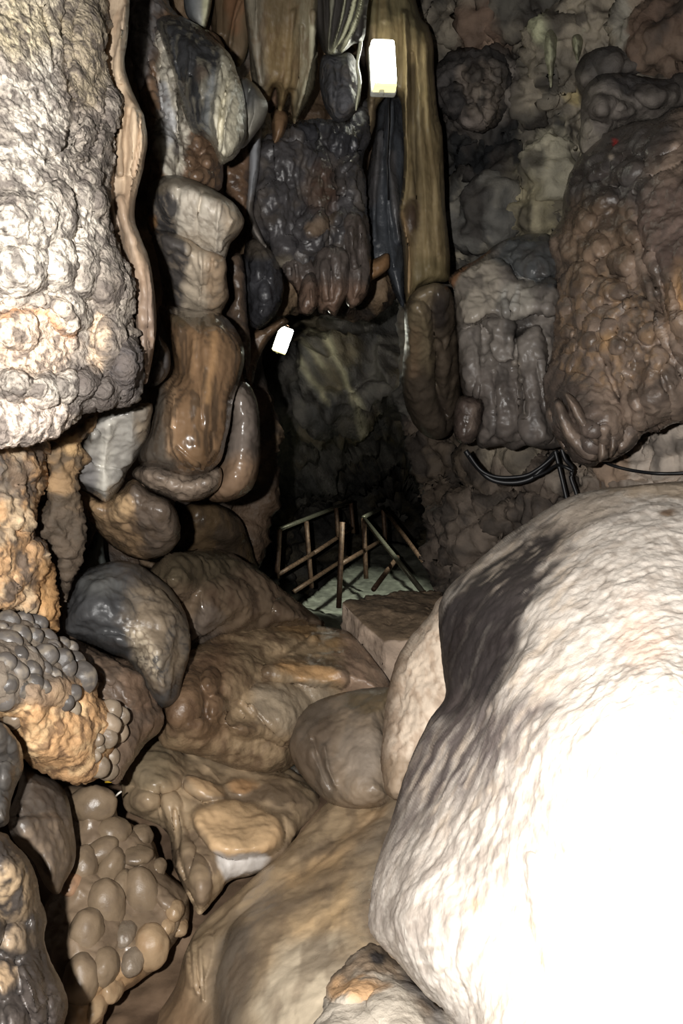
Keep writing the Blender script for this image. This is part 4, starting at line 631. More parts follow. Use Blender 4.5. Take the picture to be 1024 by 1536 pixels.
bl = relief('dark_lobe', [(366, 375), (374, 360), (388, 356), (406, 371), (420, 395), (425, 430), (419, 460), (401, 484), (380, 492), (370, 470), (364, 420)], 3.15, T=.14, R=28, back=.06, step=2, smooth=10, lobes=[[('e', 396, 440, 14, 20, 0, .02), ('e', 385, 400, 10, 24, 0, .02), ('e', 395, 470, 14, 14, 0, .03), ('e', 410, 410, 8, 26, 0, .02)]], noise=[('fbm', .012, .06), ('ridge', .006, (.03, .03, .08))], base=(58, 58, 62), zones=[dict(poly=[(370, 355), (400, 360), (410, 385), (370, 385)], soft=12, c=(92, 80, 64), a=.7)], mat=M_wet)
tag(bl, 'black glistening flowstone lobe right above the far lamp', 'flowstone')
br = relief('brown_drapery', [(336, 392), (350, 380), (362, 382), (368, 420), (371, 480), (377, 520), (370, 570), (362, 545), (350, 500), (334, 472), (344, 445)], 2.96, T=.06, R=12, back=.05, step=2, smooth=6, noise=[('fbm', .012, .07), ('fbm', .005, .03)], base=(92, 74, 58), zones=[dict(n='fbm', sc=.05, lo=.5, hi=.64, c=(66, 54, 46), a=.7)], mat=M_wet)
tag(br, 'narrow brown drapery between the flowstone column and the black lobe', 'drapery', 'flowstone draperies')
ar = relief('rock_rib', [(364, 560), (372, 510), (384, 494), (404, 486), (424, 476), (432, 484), (412, 500), (398, 520), (386, 545), (377, 580)], 3.45, T=.06, R=10, back=.05, step=1.6, smooth=5, noise=[('fbm', .01, .06)], base=(120, 92, 64), zones=[dict(n='fbm', sc=.05, lo=.5, hi=.64, c=(84, 68, 52), a=.7)], mat=M_wet)
tag(ar, 'thin brown rock rib arching left of the far lamp', 'rock rib')
# ================= draperies and hanging rock above the passage =================
DS = .84
def drape(name, label, outline, depth, **k):
    cat = k.pop('cat', 'drapery'); g = k.pop('group', 'flowstone draperies' if cat == 'drapery' else None)
    o = relief(name, outline, depth, **k); tag(o, label, cat, g); return o
drape('pale_lobe', 'pale grey-white flowstone lobe at the picture top above the white and black bulge', [(278, -60), (318, -60), (318, 0), (312, 30), (305, 45), (290, 36), (276, 10)], 3.3, cat='flowstone', T=.08, R=18, back=.05, step=2, smooth=6, strokes=[([(312, -20), (312, 10), (306, 40)], 4, .02)], noise=[('fbm', .006, .08)], base=(150, 150, 142), zones=[dict(poly=[(308, -60), (325, -60), (320, 40), (304, 45)], soft=6, c=(200, 196, 150), a=.8), dict(ell=(285, 5, 12, 30), soft=14, c=(110, 116, 124), a=.7)], mat=M_fine)
drape('dark_drapery', 'dim brown drapery between the pale lobe and the ochre curtain', [(318, -60), (378, -60), (374, 40), (366, 90), (352, 100), (335, 75), (318, 50)], 3.6, T=.08, R=20, back=.05, step=2, strokes=[([(365, -20), (350, 30), (344, 75)], 4, .03), ([(335, -30), (330, 50)], 6, .02)], noise=[('fbm', .012, (.06, .06, .2))], base=(104, 84, 58), zones=[dict(poly=[(340, -60), (378, -60), (360, 40), (345, 40)], soft=10, warp=(6, .06), c=(128, 86, 50), a=.7)], mat=M_drip)
drape('ochre_curtain', 'broad ochre curtain of flowstone with ragged tips, left of the lit lamp', [(372, -60), (470, -60), (476, 60), (473, 120), (463, 150), (449, 175), (441, 186), (437, 165), (434, 140), (424, 166), (418, 170), (413, 132), (404, 152), (396, 146), (380, 128), (372, 60)], [(380, 60, 3.35), (470, 60, 3.45)], T=.10, R=20, back=.05, step=2, smooth=8, strokes=[([(385, -20), (384, 60), (390, 125)], 5, .02), ([(470, 20), (468, 80), (458, 130), (446, 170)], 4, .03), ([(440, 20), (436, 80), (426, 150)], 5, .015), ([(452, 40), (449, 100), (440, 170)], 3, -.012)], noise=[('fbm', .010, (.06, .06, .3)), ('fbm', .003, .03)], base=(138, 114, 70),
    zones=[dict(poly=[(365, -60), (398, -60), (396, 60), (400, 140), (370, 130)], soft=12, warp=(6, .06), c=(138, 130, 112), a=.85), dict(poly=[(445, -60), (480, -60), (478, 150), (440, 190), (446, 100)], soft=12, warp=(6, .06), c=(140, 132, 104), a=.8), dict(poly=[(395, -60), (450, -60), (450, 30), (400, 40)], soft=30, c=(96, 82, 58), a=.7), dict(line=[(468, 40), (468, 90), (458, 140)], w=3.5, c=(210, 206, 170), a=.7), dict(n='fbm', sc=(.02, .02, .3), lo=.52, hi=.66, c=(106, 80, 48), a=.5)], mat=M_drip)  # thin pale line paints lamplight along the right edge
drape('stalactite', 'short brown stalactite tip under the ochre curtain', [(406, 172), (418, 163), (431, 172), (428, 196), (413, 223), (404, 224), (408, 200)], 3.5, cat='stalactite', T=.05, R=10, back=.05, step=1.5, smooth=5, noise=[('fbm', .006, .05)], base=(128, 96, 62), mat=M_fine)
drape('stalactite', 'little leaf-shaped stalactite under the left edge of the ochre curtain', [(402, 152), (412, 132), (418, 140), (416, 158), (408, 170), (400, 166)], 3.55, cat='stalactite', T=.04, R=8, back=.04, step=1.5, smooth=5, noise=[('fbm', .005, .04)], base=(110, 84, 62), mat=M_fine)
drape('brown_bulge', 'brown lumpy flowstone behind the white bulge of the column', [(328, 252), (345, 240), (360, 226), (374, 212), (376, 290), (370, 325), (352, 306), (336, 285)], 3.4, cat='flowstone', T=.06, R=16, back=.05, step=2, smooth=6, noise=[('fbm', .014, .07), ('cell', .005, .03)], base=(112, 84, 60), zones=[dict(n='fbm', sc=.04, lo=.5, hi=.64, c=(72, 56, 46), a=.7)], mat=M_wet)
drape('pale_stalactite', 'slim blue-grey stalactite strip beside the brown lumpy flowstone', [(374, 212), (384, 198), (392, 190), (389, 250), (382, 295), (380, 320), (392, 352), (400, 372), (384, 360), (372, 340), (367, 320), (371, 270)], 3.4, cat='stalactite', T=.06, R=9, back=.04, step=1.5, smooth=4, noise=[('fbm', .005, (.03, .03, .1))], base=(146, 148, 152), zones=[dict(poly=[(360, 300), (410, 310), (410, 380), (360, 380)], soft=20, c=(112, 100, 86), a=.8)], mat=M_fine)
fd_ = drape('fluted_drapery', 'dark fluted drapery beside the lit lamp, lamplight on its thin ridges painted white', [(455, -60), (550, -60), (550, 20), (545, 60), (530, 66), (515, 78), (502, 84), (486, 80), (478, 60), (466, 20)], [(480, 0, 3.45), (545, 0, 3.3)], T=.08, R=16, back=.05, step=1.5, smooth=5,
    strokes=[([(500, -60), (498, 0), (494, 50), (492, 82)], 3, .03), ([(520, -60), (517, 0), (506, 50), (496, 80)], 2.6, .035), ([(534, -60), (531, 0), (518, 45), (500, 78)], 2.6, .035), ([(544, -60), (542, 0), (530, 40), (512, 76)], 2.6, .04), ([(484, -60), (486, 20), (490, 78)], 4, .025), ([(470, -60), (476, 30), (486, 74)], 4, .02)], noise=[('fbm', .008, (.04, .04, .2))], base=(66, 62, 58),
    zones=[dict(line=[(500, -60), (498, 0), (494, 50), (492, 82)], w=1.8, c=(170, 168, 140), a=.6), dict(line=[(520, -60), (517, 0), (506, 50), (496, 80)], w=1.8, c=(190, 190, 150), a=.8), dict(line=[(534, -60), (531, 0), (518, 45), (500, 78)], w=2.2, c=(215, 215, 170), a=.9), dict(line=[(544, -60), (542, 0), (530, 40), (512, 76)], w=2.4, c=(225, 225, 180), a=.95)], mat=M_drip)  # line zones paint lamplight along the ridges
drape('slate_lobe', 'small slate-blue lobe hanging under the fluted drapery', [(482, 86), (505, 82), (526, 80), (538, 105), (540, 150), (526, 176), (505, 183), (490, 166), (480, 130)], 3.5, cat='flowstone', T=.09, R=20, back=.05, step=2, smooth=8, lobes=[[('e', 495, 125, 10, 40, 0, .03), ('e', 520, 110, 12, 24, 0, .02), ('e', 518, 150, 18, 24, 0, .03)]], noise=[('fbm', .010, .07)], base=(84, 84, 88), zones=[dict(n='fbm', sc=.05, lo=.52, hi=.68, c=(108, 98, 86), a=.5)], mat=M_dark)
drape('lamplit_stalactite', 'thread-thin stalactite, painted white where lamplight falls, between the slate lobe and the lit lamp', [(541, -60), (548, -60), (547, 20), (543, 70), (538, 95), (542, 120), (540, 140), (535, 165), (532, 160), (536, 125), (533, 98), (538, 60), (542, 10)], 3.32, cat='stalactite', T=.02, R=3, back=.02, step=.8, smooth=3, jag=None, noise=[('fbm', .003, .03)], base=(215, 216, 180), mat=M_fine)  # near-white base colour stands in for lamplight on a thin edge
hm = thing('hanging_rock', 'big dark hanging rock mass with finger-like tips, over the far lamp', 'hanging rock', at(480, 475, 3.0))
relief('body', [(382, 250), (392, 215), (400, 205), (425, 195), (450, 185), (480, 178), (505, 184), (530, 170), (550, 150), (556, 200), (544, 240), (548, 300), (552, 380), (545, 420), (500, 425), (455, 420), (425, 400), (400, 362), (382, 345), (378, 300)], [(390, 280, 3.55), (500, 250, 3.7), (540, 300, 3.72), (480, 400, 3.62)], T=.10, R=26, back=.08, step=2, smooth=10,
    lobes=[[('e', 440, 250, 46, 60, 0, .05), ('e', 482, 280, 26, 56, 0, .06), ('e', 425, 310, 40, 60, 10, .05), ('e', 400, 250, 22, 50, 0, .04), ('e', 520, 200, 34, 40, -20, .05), ('e', 445, 200, 34, 18, 0, .06), ('e', 530, 270, 20, 50, 0, .06), ('e', 420, 372, 26, 30, 20, .035), ('e', 470, 350, 30, 44, 0, .08), ('e', 520, 350, 32, 60, 0, .08), ('e', 455, 385, 12, 20, 0, .04)]],
    strokes=[([(505, 330), (480, 335), (462, 352)], 5, .03), ([(548, 220), (525, 245), (512, 260), (514, 290)], 3, .03)], noise=[('fbm', .024, (.10, .10, .16)), ('ridge', .016, (.06, .06, .16)), ('ridge', .006, (.025, .025, .07)), ('fbm', .006, .03)], base=(74, 71, 72),
    zones=[dict(ell=(482, 285, 24, 36), soft=16, warp=(8, .06), c=(92, 66, 48), a=.8), dict(poly=[(462, 345), (505, 318), (495, 335), (470, 352)], soft=5, warp=(3, .05), c=(128, 104, 76), a=.7), dict(ell=(426, 388, 9, 8), soft=6, c=(150, 138, 116), a=.7), dict(ell=(536, 290, 8, 20), soft=10, c=(100, 96, 94), a=.7), dict(n='fbm', sc=.08, lo=.52, hi=.68, c=(96, 86, 76), a=.55), dict(poly=[(440, 180), (540, 160), (545, 230), (470, 225)], soft=18, warp=(10, .1), c=(46, 48, 54), a=.7)], mat=M_wet, parent=hm)
for ol, dd in (([(418, 388), (440, 380), (470, 385), (478, 420), (472, 455), (458, 468), (448, 466), (446, 440), (430, 418)], 3.52), ([(470, 378), (500, 368), (522, 380), (524, 430), (514, 452), (502, 474), (490, 466), (480, 470), (472, 440)], 3.48), ([(512, 330), (540, 320), (553, 370), (554, 425), (546, 448), (530, 462), (520, 455), (518, 420)], 3.54), ([(452, 420), (470, 410), (480, 440), (470, 468), (456, 472), (446, 462)], 3.42)):
    relief('tip', ol, dd, T=.09, R=20, back=.06, step=1.6, smooth=6, strokes=[([(ol[0][0]+14, ol[0][1]+15), (ol[0][0]+20, ol[0][1]+70)], 3, .02), ([(ol[0][0]+26, ol[0][1]+10), (ol[0][0]+28, ol[0][1]+70)], 3, -.02)], noise=[('fbm', .012, (.04, .04, .1)), ('ridge', .005, (.03, .03, .1))], base=(88, 78, 72), zones=[dict(poly=[(400, 430), (560, 430), (560, 490), (400, 490)], soft=24, warp=(8, .05), c=(118, 90, 70), a=.8)], mat=M_wet, parent=hm)
drape('dark_recess_drapery', 'dark blue-black drapery below the lit lamp', [(548, 300), (552, 250), (562, 200), (570, 150), (590, 140), (604, 150), (610, 230), (608, 290), (602, 330), (606, 390), (606, 460), (590, 440), (575, 400), (552, 400)], 3.98, T=.08, R=16, back=.05, step=2, smooth=6, strokes=[([(588, 150), (584, 230), (590, 300), (600, 360)], 5, .05), ([(568, 200), (562, 280), (560, 360)], 6, .03), ([(578, 240), (582, 330), (590, 400)], 4, .02)], noise=[('fbm', .014, (.06, .06, .2))], base=(66, 70, 76), zones=[dict(line=[(588, 230), (592, 300), (604, 360)], w=5, c=(104, 98, 96), a=.7), dict(poly=[(545, 300), (556, 230), (572, 200), (566, 300)], soft=10, c=(92, 86, 84), a=.6)], mat=M_wet)
drape('ochre_patch', 'small smooth ochre rock between the dark fingers and the dark drapery', [(550, 395), (566, 386), (582, 380), (584, 400), (572, 412), (556, 422), (548, 424)], 3.8, cat='rock', T=.04, R=12, back=.04, step=1.6, smooth=5, noise=[('fbm', .006, .06)], base=(142, 104, 62), mat=M_fine)
oc = drape('olive_curtain', 'long olive-ochre curtain of flowstone that the lit lamp hangs on', [(546, -60), (605, -60), (628, 18), (643, 42), (650, 70), (651, 110), (657, 170), (663, 200), (666, 260), (669, 320), (673, 370), (673, 418), (652, 424), (628, 434), (614, 462), (607, 440), (606, 390), (602, 350), (598, 320), (604, 280), (606, 230), (603, 180), (599, 150), (585, 140), (566, 160), (562, 190), (550, 215), (545, 218), (548, 170), (552, 120), (545, 60)], [(560, 60, 3.78), (640, 60, 3.85), (640, 400, 3.78)], T=.09, R=18, back=.06, step=2, smooth=8,
    strokes=[([(606, 20), (610, 100), (608, 200), (608, 280), (601, 320), (612, 370), (613, 440)], 4, .04), ([(622, 30), (628, 120), (632, 220), (640, 320), (645, 400)], 6, .02), ([(636, 40), (641, 150), (652, 260), (660, 380)], 5, .015), ([(618, 80), (620, 200), (624, 300)], 3, -.02), ([(580, -50), (578, 30)], 6, .015), ([(560, -50), (560, 60), (556, 150)], 5, .02)], lobes=[('e', 616, 325, 12, 26, 0, .03)], noise=[('fbm', .010, (.05, .05, .3)), ('fbm', .003, .03)], base=(140, 120, 78),
    zones=[dict(poly=[(540, -60), (606, -60), (640, 40), (620, 60), (600, 30), (545, 40)], soft=20, c=(88, 82, 56), a=.8), dict(line=[(620, 100), (624, 200), (622, 300), (617, 360)], w=8, warp=(5, .05), c=(78, 66, 46), a=.8), dict(ell=(616, 325, 12, 26), soft=8, warp=(3, .04), c=(72, 54, 42), a=.85), dict(n='fbm', sc=(.02, .02, .35), lo=.52, hi=.66, c=(98, 80, 46), a=.6), dict(poly=[(545, 60), (566, 60), (560, 215), (540, 220)], soft=8, warp=(4, .05), c=(122, 104, 78), a=.8), dict(poly=[(615, 395), (680, 395), (680, 440), (610, 470)], soft=18, warp=(6, .05), c=(110, 96, 58), a=.8), dict(line=[(601, 320), (612, 370), (613, 440)], w=4, c=(176, 140, 92), a=.7)], mat=M_drip)
t1 = drape('twisted_drapery', 'olive-brown twisted drapery ending in a dark foot, below the olive curtain', [(606, 470), (614, 446), (632, 430), (655, 424), (674, 432), (682, 460), (686, 500), (690, 560), (688, 610), (678, 645), (664, 658), (645, 658), (625, 642), (609, 612), (602, 572), (607, 520)], [(610, 520, 3.85), (690, 520, 3.9)], T=.10, R=22, back=.08, step=2, smooth=10, group='flowstone draperies',
    lobes=[[('p', [(604, 470), (628, 450), (648, 470), (650, 520), (648, 560), (660, 600), (670, 655), (640, 665), (606, 612), (598, 570)], .08, 18), ('e', 660, 470, 16, 44, 0, .04), ('e', 665, 560, 12, 60, 5, .05)]], strokes=[([(632, 470), (644, 520), (646, 560)], 4, .02), ([(655, 510), (652, 560), (668, 620)], 5, -.03)], noise=[('fbm', .012, (.08, .08, .2)), ('fbm', .004, .03)], base=(122, 106, 78),
    zones=[dict(poly=[(598, 560), (650, 560), (690, 640), (660, 670), (610, 640)], soft=30, warp=(10, .08), c=(66, 56, 48), a=.85), dict(poly=[(645, 440), (690, 440), (695, 640), (665, 640), (650, 540)], soft=12, warp=(6, .06), c=(74, 62, 52), a=.8), dict(ell=(660, 468, 12, 28), soft=10, c=(44, 40, 40), a=.8), dict(line=[(622, 500), (620, 560)], w=10, warp=(5, .05), c=(124, 98, 70), a=.6)], mat=M_fine)
drape('hanging_lobe', 'small dark pear-shaped lobe between the twisted drapery and the grey wall', [(683, 605), (694, 594), (712, 594), (724, 602), (724, 625), (716, 655), (700, 666), (685, 660), (680, 640)], 3.62, cat='flowstone', T=.09, R=18, back=.05, step=1.6, smooth=8, noise=[('fbm', .008, .06), ('ridge', .004, .04)], base=(84, 70, 62), zones=[dict(line=[(712, 610), (706, 640)], w=6, warp=(3, .04), c=(130, 112, 98), a=.7)], mat=M_wet)
# ================= right wall formations =================
DS = .84
g2 = relief('grey_flowstone', [(674, 418), (690, 402), (720, 386), (742, 370), (760, 360), (800, 350), (832, 362), (846, 420), (842, 470), (838, 540), (826, 590), (832, 640), (846, 668), (815, 674), (790, 668), (768, 676), (750, 668), (722, 672), (715, 655), (724, 625), (722, 602), (706, 596), (696, 590), (690, 560), (686, 500), (681, 440)],
    [(690, 450, 3.72), (830, 450, 3.62), (760, 650, 3.6), (760, 400, 3.8)], T=.10, R=26, back=.08, step=2, smooth=10,
    lobes=[[('p', [(684, 408), (720, 392), (740, 384), (760, 400), (775, 420), (800, 425), (832, 420), (834, 470), (800, 470), (765, 478), (735, 476), (715, 484), (688, 490), (676, 440)], .10, 12), ('p', [(725, 480), (752, 478), (772, 486), (770, 502), (772, 540), (745, 545), (730, 520), (735, 505)], .07, 8), ('p', [(772, 510), (800, 490), (812, 500), (820, 560), (836, 640), (800, 672), (782, 640), (775, 560)], .08, 12), ('e', 700, 540, 24, 70, 0, .06), ('e', 745, 600, 40, 80, 0, .06), ('e', 805, 388, 36, 30, 0, .05), ('e', 700, 440, 10, 30, 0, .03)]],
    strokes=[([(772, 540), (782, 580), (786, 620)], 4, .04), ([(772, 480), (776, 520), (772, 545)], 3, -.04), ([(757, 440), (758, 470)], 3, .016), ([(775, 436), (772, 462)], 3, .016), ([(716, 520), (718, 560), (716, 590)], 3, .012), ([(740, 560), (745, 620), (742, 660)], 4, -.02), ([(805, 540), (812, 600), (825, 650)], 5, -.02)], noise=[('fbm', .018, (.12, .12, .2)), ('ridge', .008, .08), ('fbm', .005, .03)], base=(128, 119, 110),
    zones=[dict(poly=[(738, 392), (760, 366), (800, 345), (850, 365), (846, 430), (780, 422), (755, 408)], soft=10, warp=(8, .08), c=(78, 82, 84), a=.9), dict(poly=[(684, 408), (722, 388), (746, 400), (752, 440), (735, 470), (690, 482)], soft=12, warp=(6, .06), c=(172, 160, 142), a=.85), dict(poly=[(752, 430), (800, 428), (795, 468), (750, 474)], soft=10, warp=(4, .05), c=(172, 164, 150), a=.75), dict(line=[(757, 436), (756, 452), (760, 468)], w=2.4, c=(205, 200, 190), a=.9), dict(line=[(776, 432), (770, 460)], w=2.4, c=(205, 200, 190), a=.8), dict(line=[(775, 545), (784, 590), (786, 620)], w=4, warp=(3, .04), c=(160, 146, 126), a=.8), dict(poly=[(758, 482), (778, 478), (798, 482), (786, 505), (766, 508)], soft=6, c=(52, 48, 46), a=.8), dict(poly=[(690, 560), (850, 570), (850, 690), (690, 690)], soft=50, warp=(10, .1), c=(92, 82, 76), a=.75), dict(n='fbm', sc=(.06, .06, .14), lo=.52, hi=.68, c=(78, 72, 68), a=.6), dict(poly=[(672, 422), (700, 396), (735, 376), (730, 384), (695, 408), (682, 434)], soft=3, c=(170, 112, 62), a=.85)], mat=M_fine)
tag(g2, 'grey stepped flowstone mass right of the twisted drapery, a slate patch on top', 'flowstone')

bw = thing('bubbly_flowstone', 'huge brown bubbly flowstone mass bulging from the right wall above the white boulder', 'flowstone', at(920, 690, 2.75))
relief('body', [(832, 400), (822, 362), (842, 330), (848, 290), (862, 248), (884, 222), (915, 196), (945, 186), (985, 178), (1024, 160), (1150, 142), (1290, 170), (1360, 300), (1350, 520), (1240, 640), (1120, 648), (1024, 632), (990, 641), (962, 650), (950, 670), (922, 690), (900, 692), (888, 698), (862, 692), (846, 672), (832, 650), (818, 612), (815, 580), (824, 540), (833, 480), (829, 420)],
    [(1100, 400, 2.9), (835, 450, 3.56), (900, 650, 3.2), (850, 260, 3.75), (1000, 200, 3.4), (1100, 620, 2.95), (1350, 400, 3.1)], T=.2, R=60, back=.1, step=2, smooth=14,
    lobes=[[('e', 880, 630, 60, 70, 0, .10), ('e', 975, 590, 48, 70, 0, .08), ('e', 930, 530, 60, 90, 20, .06), ('e', 870, 330, 24, 20, 0, .05), ('e', 890, 370, 26, 20, 0, .05), ('e', 930, 390, 24, 22, 0, .05), ('e', 870, 420, 26, 24, 0, .05), ('e', 910, 440, 30, 22, 0, .05), ('e', 940, 350, 20, 18, 0, .05), ('e', 900, 300, 30, 22, -20, .05), ('e', 935, 260, 34, 16, -20, .05), ('e', 900, 250, 36, 18, -25, .05), ('e', 985, 215, 40, 22, -10, .04)],
           [('p', [(955, 290), (985, 270), (1020, 255), (1140, 230), (1140, 480), (1050, 545), (1016, 535), (1000, 480), (985, 430), (965, 370)], .06, 16)],
           [('e', 938, 499, 12, 11, 0, .03), ('e', 930, 516, 12, 12, 0, .03), ('e', 958, 485, 10, 12, 0, .03), ('e', 950, 525, 12, 14, 0, .03), ('e', 975, 500, 14, 18, 0, .03), ('e', 915, 495, 9, 16, 0, .03), ('e', 965, 535, 12, 12, 0, .03), ('e', 985, 535, 14, 18, 0, .03), ('e', 940, 545, 12, 14, 0, .025), ('e', 892, 490, 12, 10, 0, .025), ('e', 870, 480, 16, 12, 0, .03), ('e', 912, 470, 16, 12, 0, .03), ('e', 880, 510, 14, 10, 0, .03), ('e', 860, 520, 14, 10, 0, .03), ('e', 850, 500, 12, 10, 0, .03), ('e', 885, 455, 20, 14, 0, .03), ('e', 935, 440, 16, 14, 0, .025), ('e', 925, 465, 12, 10, 0, .025), ('e', 855, 545, 14, 12, 0, .025), ('e', 845, 460, 14, 16, 0, .025)]],
    strokes=[([(903, 530), (912, 560), (930, 600), (945, 645)], 4, -.03), ([(840, 600), (860, 640), (892, 660)], 5, -.04), ([(833, 610), (850, 660), (875, 685)], 5, .03), ([(850, 595), (875, 635), (897, 650)], 4, .025), ([(897, 650), (897, 685)], 3, -.025), ([(915, 650), (912, 685)], 3, -.025), ([(906, 645), (905, 688)], 4, .02), ([(930, 560), (955, 610), (960, 645)], 5, .025), ([(948, 565), (965, 610), (985, 635)], 3.5, -.02), ([(912, 485), (930, 462), (965, 455), (985, 470), (1000, 520), (1024, 560)], 4, .02), ([(955, 360), (975, 440), (1000, 510), (1040, 545)], 6, .03), ([(985, 380), (1000, 450), (1024, 520)], 4, -.03), ([(1005, 420), (1012, 470), (1035, 500)], 4, .03), ([(990, 560), (1005, 610), (1010, 635)], 4, -.02)],
    noise=[('fbm', .02, .18), ('fbm', .012, .06), ('cell', .012, .07), ('cell', .003, .032, 4), ('fbm', .004, .02)], base=(142, 120, 102),
    zones=[dict(poly=[(835, 330), (860, 240), (920, 190), (1000, 170), (1020, 200), (985, 240), (970, 300), (930, 320), (880, 330)], soft=30, warp=(16, .12), c=(74, 72, 72), a=.88), dict(n='fbm', sc=.14, lo=.5, hi=.68, c=(86, 76, 68), a=.65), dict(poly=[(855, 310), (930, 310), (950, 380), (900, 430), (850, 420)], soft=26, warp=(14, .1), c=(134, 108, 82), a=.7), dict(line=[(1018, 395), (1020, 440), (1030, 480)], w=8, warp=(3, .05), c=(206, 158, 98), a=.9), dict(line=[(998, 430), (1008, 480), (1024, 505)], w=6, warp=(3, .05), c=(164, 124, 80), a=.7), dict(poly=[(960, 300), (1120, 260), (1120, 400), (990, 400)], soft=24, warp=(12, .1), c=(104, 84, 76), a=.7), dict(poly=[(815, 560), (880, 560), (900, 700), (830, 680)], soft=24, warp=(10, .1), c=(88, 76, 70), a=.7), dict(poly=[(835, 430), (960, 430), (990, 560), (850, 570)], soft=20, n='fbm', sc=.035, lo=.46, hi=.6, c=(158, 124, 86), a=.7), dict(n='fbm', sc=(.06, .06, .1), lo=.55, hi=.68, c=(70, 60, 54), a=.6, seed=12), dict(ell=(914, 516, 7, 14), soft=5, c=(186, 140, 78), a=.6), dict(ell=(923, 215, 5, 6), soft=3, c=(170, 30, 24), a=.95), dict(ell=(917, 237, 4, 3), soft=3, c=(200, 180, 160), a=.9)], mat=M_wet, parent=bw)
s0 = SURF
for ol in ([(830, 608), (842, 602), (858, 630), (880, 655), (895, 668), (897, 690), (880, 691), (858, 674), (842, 648)], [(846, 592), (862, 597), (880, 625), (896, 648), (898, 668), (886, 662), (866, 638)], [(896, 648), (908, 645), (913, 684), (905, 691), (897, 690)], [(912, 650), (926, 648), (926, 672), (914, 686)], [(924, 640), (945, 632), (964, 640), (954, 662), (938, 678), (925, 678)], [(818, 622), (828, 612), (842, 650), (856, 676), (848, 680), (832, 655)]):
    c_ = np.mean(np.array(ol), 0); d_ = float(s0[1][np.argmin(((s0[0]-c_)**2).sum(1))])
    relief('fold', ol, d_/DS+.016, T=.042, R=11, back=.03, step=1.6, smooth=5, noise=[('fbm', .006, .06), ('fbm', .002, .02)], base=(132, 112, 96),
        zones=[dict(n='fbm', sc=.06, lo=.5, hi=.68, c=(96, 84, 76), a=.6)], mat=M_wet, parent=bw)
for nm_, ol, dd, lab in (('rock_bulge', [(862, 112), (873, 86), (895, 71), (930, 68), (962, 80), (984, 104), (986, 122), (950, 124), (905, 130), (872, 138)], 3.95, 'dark rounded rock bulge below the ceiling, the higher of two at upper right'),
                         ('rock_bulge', [(872, 160), (880, 128), (905, 111), (950, 112), (1000, 119), (1024, 106), (1150, 95), (1240, 112), (1230, 140), (1120, 150), (1024, 165), (990, 176), (950, 186), (918, 196), (890, 224), (876, 232), (868, 212), (870, 185)], 3.75, 'wide grey rock bulge directly above the bubbly flowstone')):
    o = relief(nm_, ol, dd, T=.17, R=36, back=.08, step=2, smooth=12, lobes=[[('e', 905, 160, 24, 20, 0, .06), ('e', 935, 168, 20, 16, 0, .05), ('e', 985, 140, 34, 22, 0, .05), ('e', 915, 95, 26, 20, 0, .04), ('e', 950, 100, 22, 20, 0, .04)]], noise=[('fbm', .025, .16), ('cell', .012, .07), ('fbm', .008, .04)], base=(122, 113, 104),
        zones=[dict(poly=[(850, 60), (1000, 60), (1000, 100), (960, 95), (920, 92), (870, 110)], soft=18, warp=(8, .1), c=(60, 58, 58), a=.8), dict(poly=[(900, 100), (1000, 110), (1120, 85), (1120, 130), (960, 140), (900, 130)], soft=14, warp=(8, .1), c=(58, 56, 58), a=.8), dict(n='fbm', sc=.08, lo=.5, hi=.66, c=(82, 74, 68), a=.7), dict(poly=[(865, 190), (885, 185), (900, 215), (875, 235)], soft=8, warp=(5, .06), c=(150, 140, 124), a=.8)], mat=M_dry)
    tag(o, lab, 'rock bulge', 'rounded rock bulges of the upper right wall')
kn = relief('rock_lump', [(648, 130), (652, 104), (672, 80), (708, 70), (748, 80), (772, 108), (768, 150), (748, 184), (722, 199), (704, 196), (688, 182), (664, 172), (652, 152)], 4.25, T=.17, R=40, back=.06, step=2, smooth=12, jag=(3, 16),
    lobes=[[('e', 715, 110, 22, 16, 0, .07), ('e', 725, 140, 26, 22, 0, .09), ('e', 680, 150, 24, 24, 0, .06), ('e', 710, 172, 18, 22, 0, .08), ('e', 745, 110, 16, 20, 0, .05), ('e', 735, 170, 14, 20, 0, .05)]], noise=[('fbm', .03, .14), ('ridge', .014, .09), ('fbm', .01, .04)], base=(80, 75, 72),
    zones=[dict(poly=[(690, 100), (730, 95), (755, 140), (740, 190), (705, 195), (695, 150)], soft=16, warp=(12, .08), c=(130, 116, 102), a=.75), dict(n='fbm', sc=.07, lo=.5, hi=.64, c=(44, 42, 42), a=.7), dict(ell=(712, 185, 18, 10), soft=8, warp=(5, .05), c=(160, 146, 136), a=.7)], mat=M_dry)
tag(kn, 'dark craggy rock knob right of the olive curtain near the ceiling', 'rock')
for px, py, w, h, lab in ((826, 84, 9, 50, 'pale greenish pointed stalactite high on the right wall'), (866, 72, 8, 26, 'smaller pale pointed stalactite beside the higher dark rock bulge')):
    o = relief('stalactite', [(px-w, py-h*.6), (px, py-h*.8), (px+w, py-h*.5), (px+w*.8, py), (px+w*.3, py+h*.6), (px, py+h), (px-w*.5, py+h*.5), (px-w, py)], 3.93, T=.06, R=w, back=.25, step=1.5, smooth=4, noise=[('fbm', .01, .06)], base=(176, 176, 140) if 'pale' in lab else (110, 96, 76), zones=[dict(n='fbm', sc=.05, lo=.5, hi=.64, c=(120, 112, 90), a=.7)], mat=M_dry)
    tag(o, lab, 'stalactite')
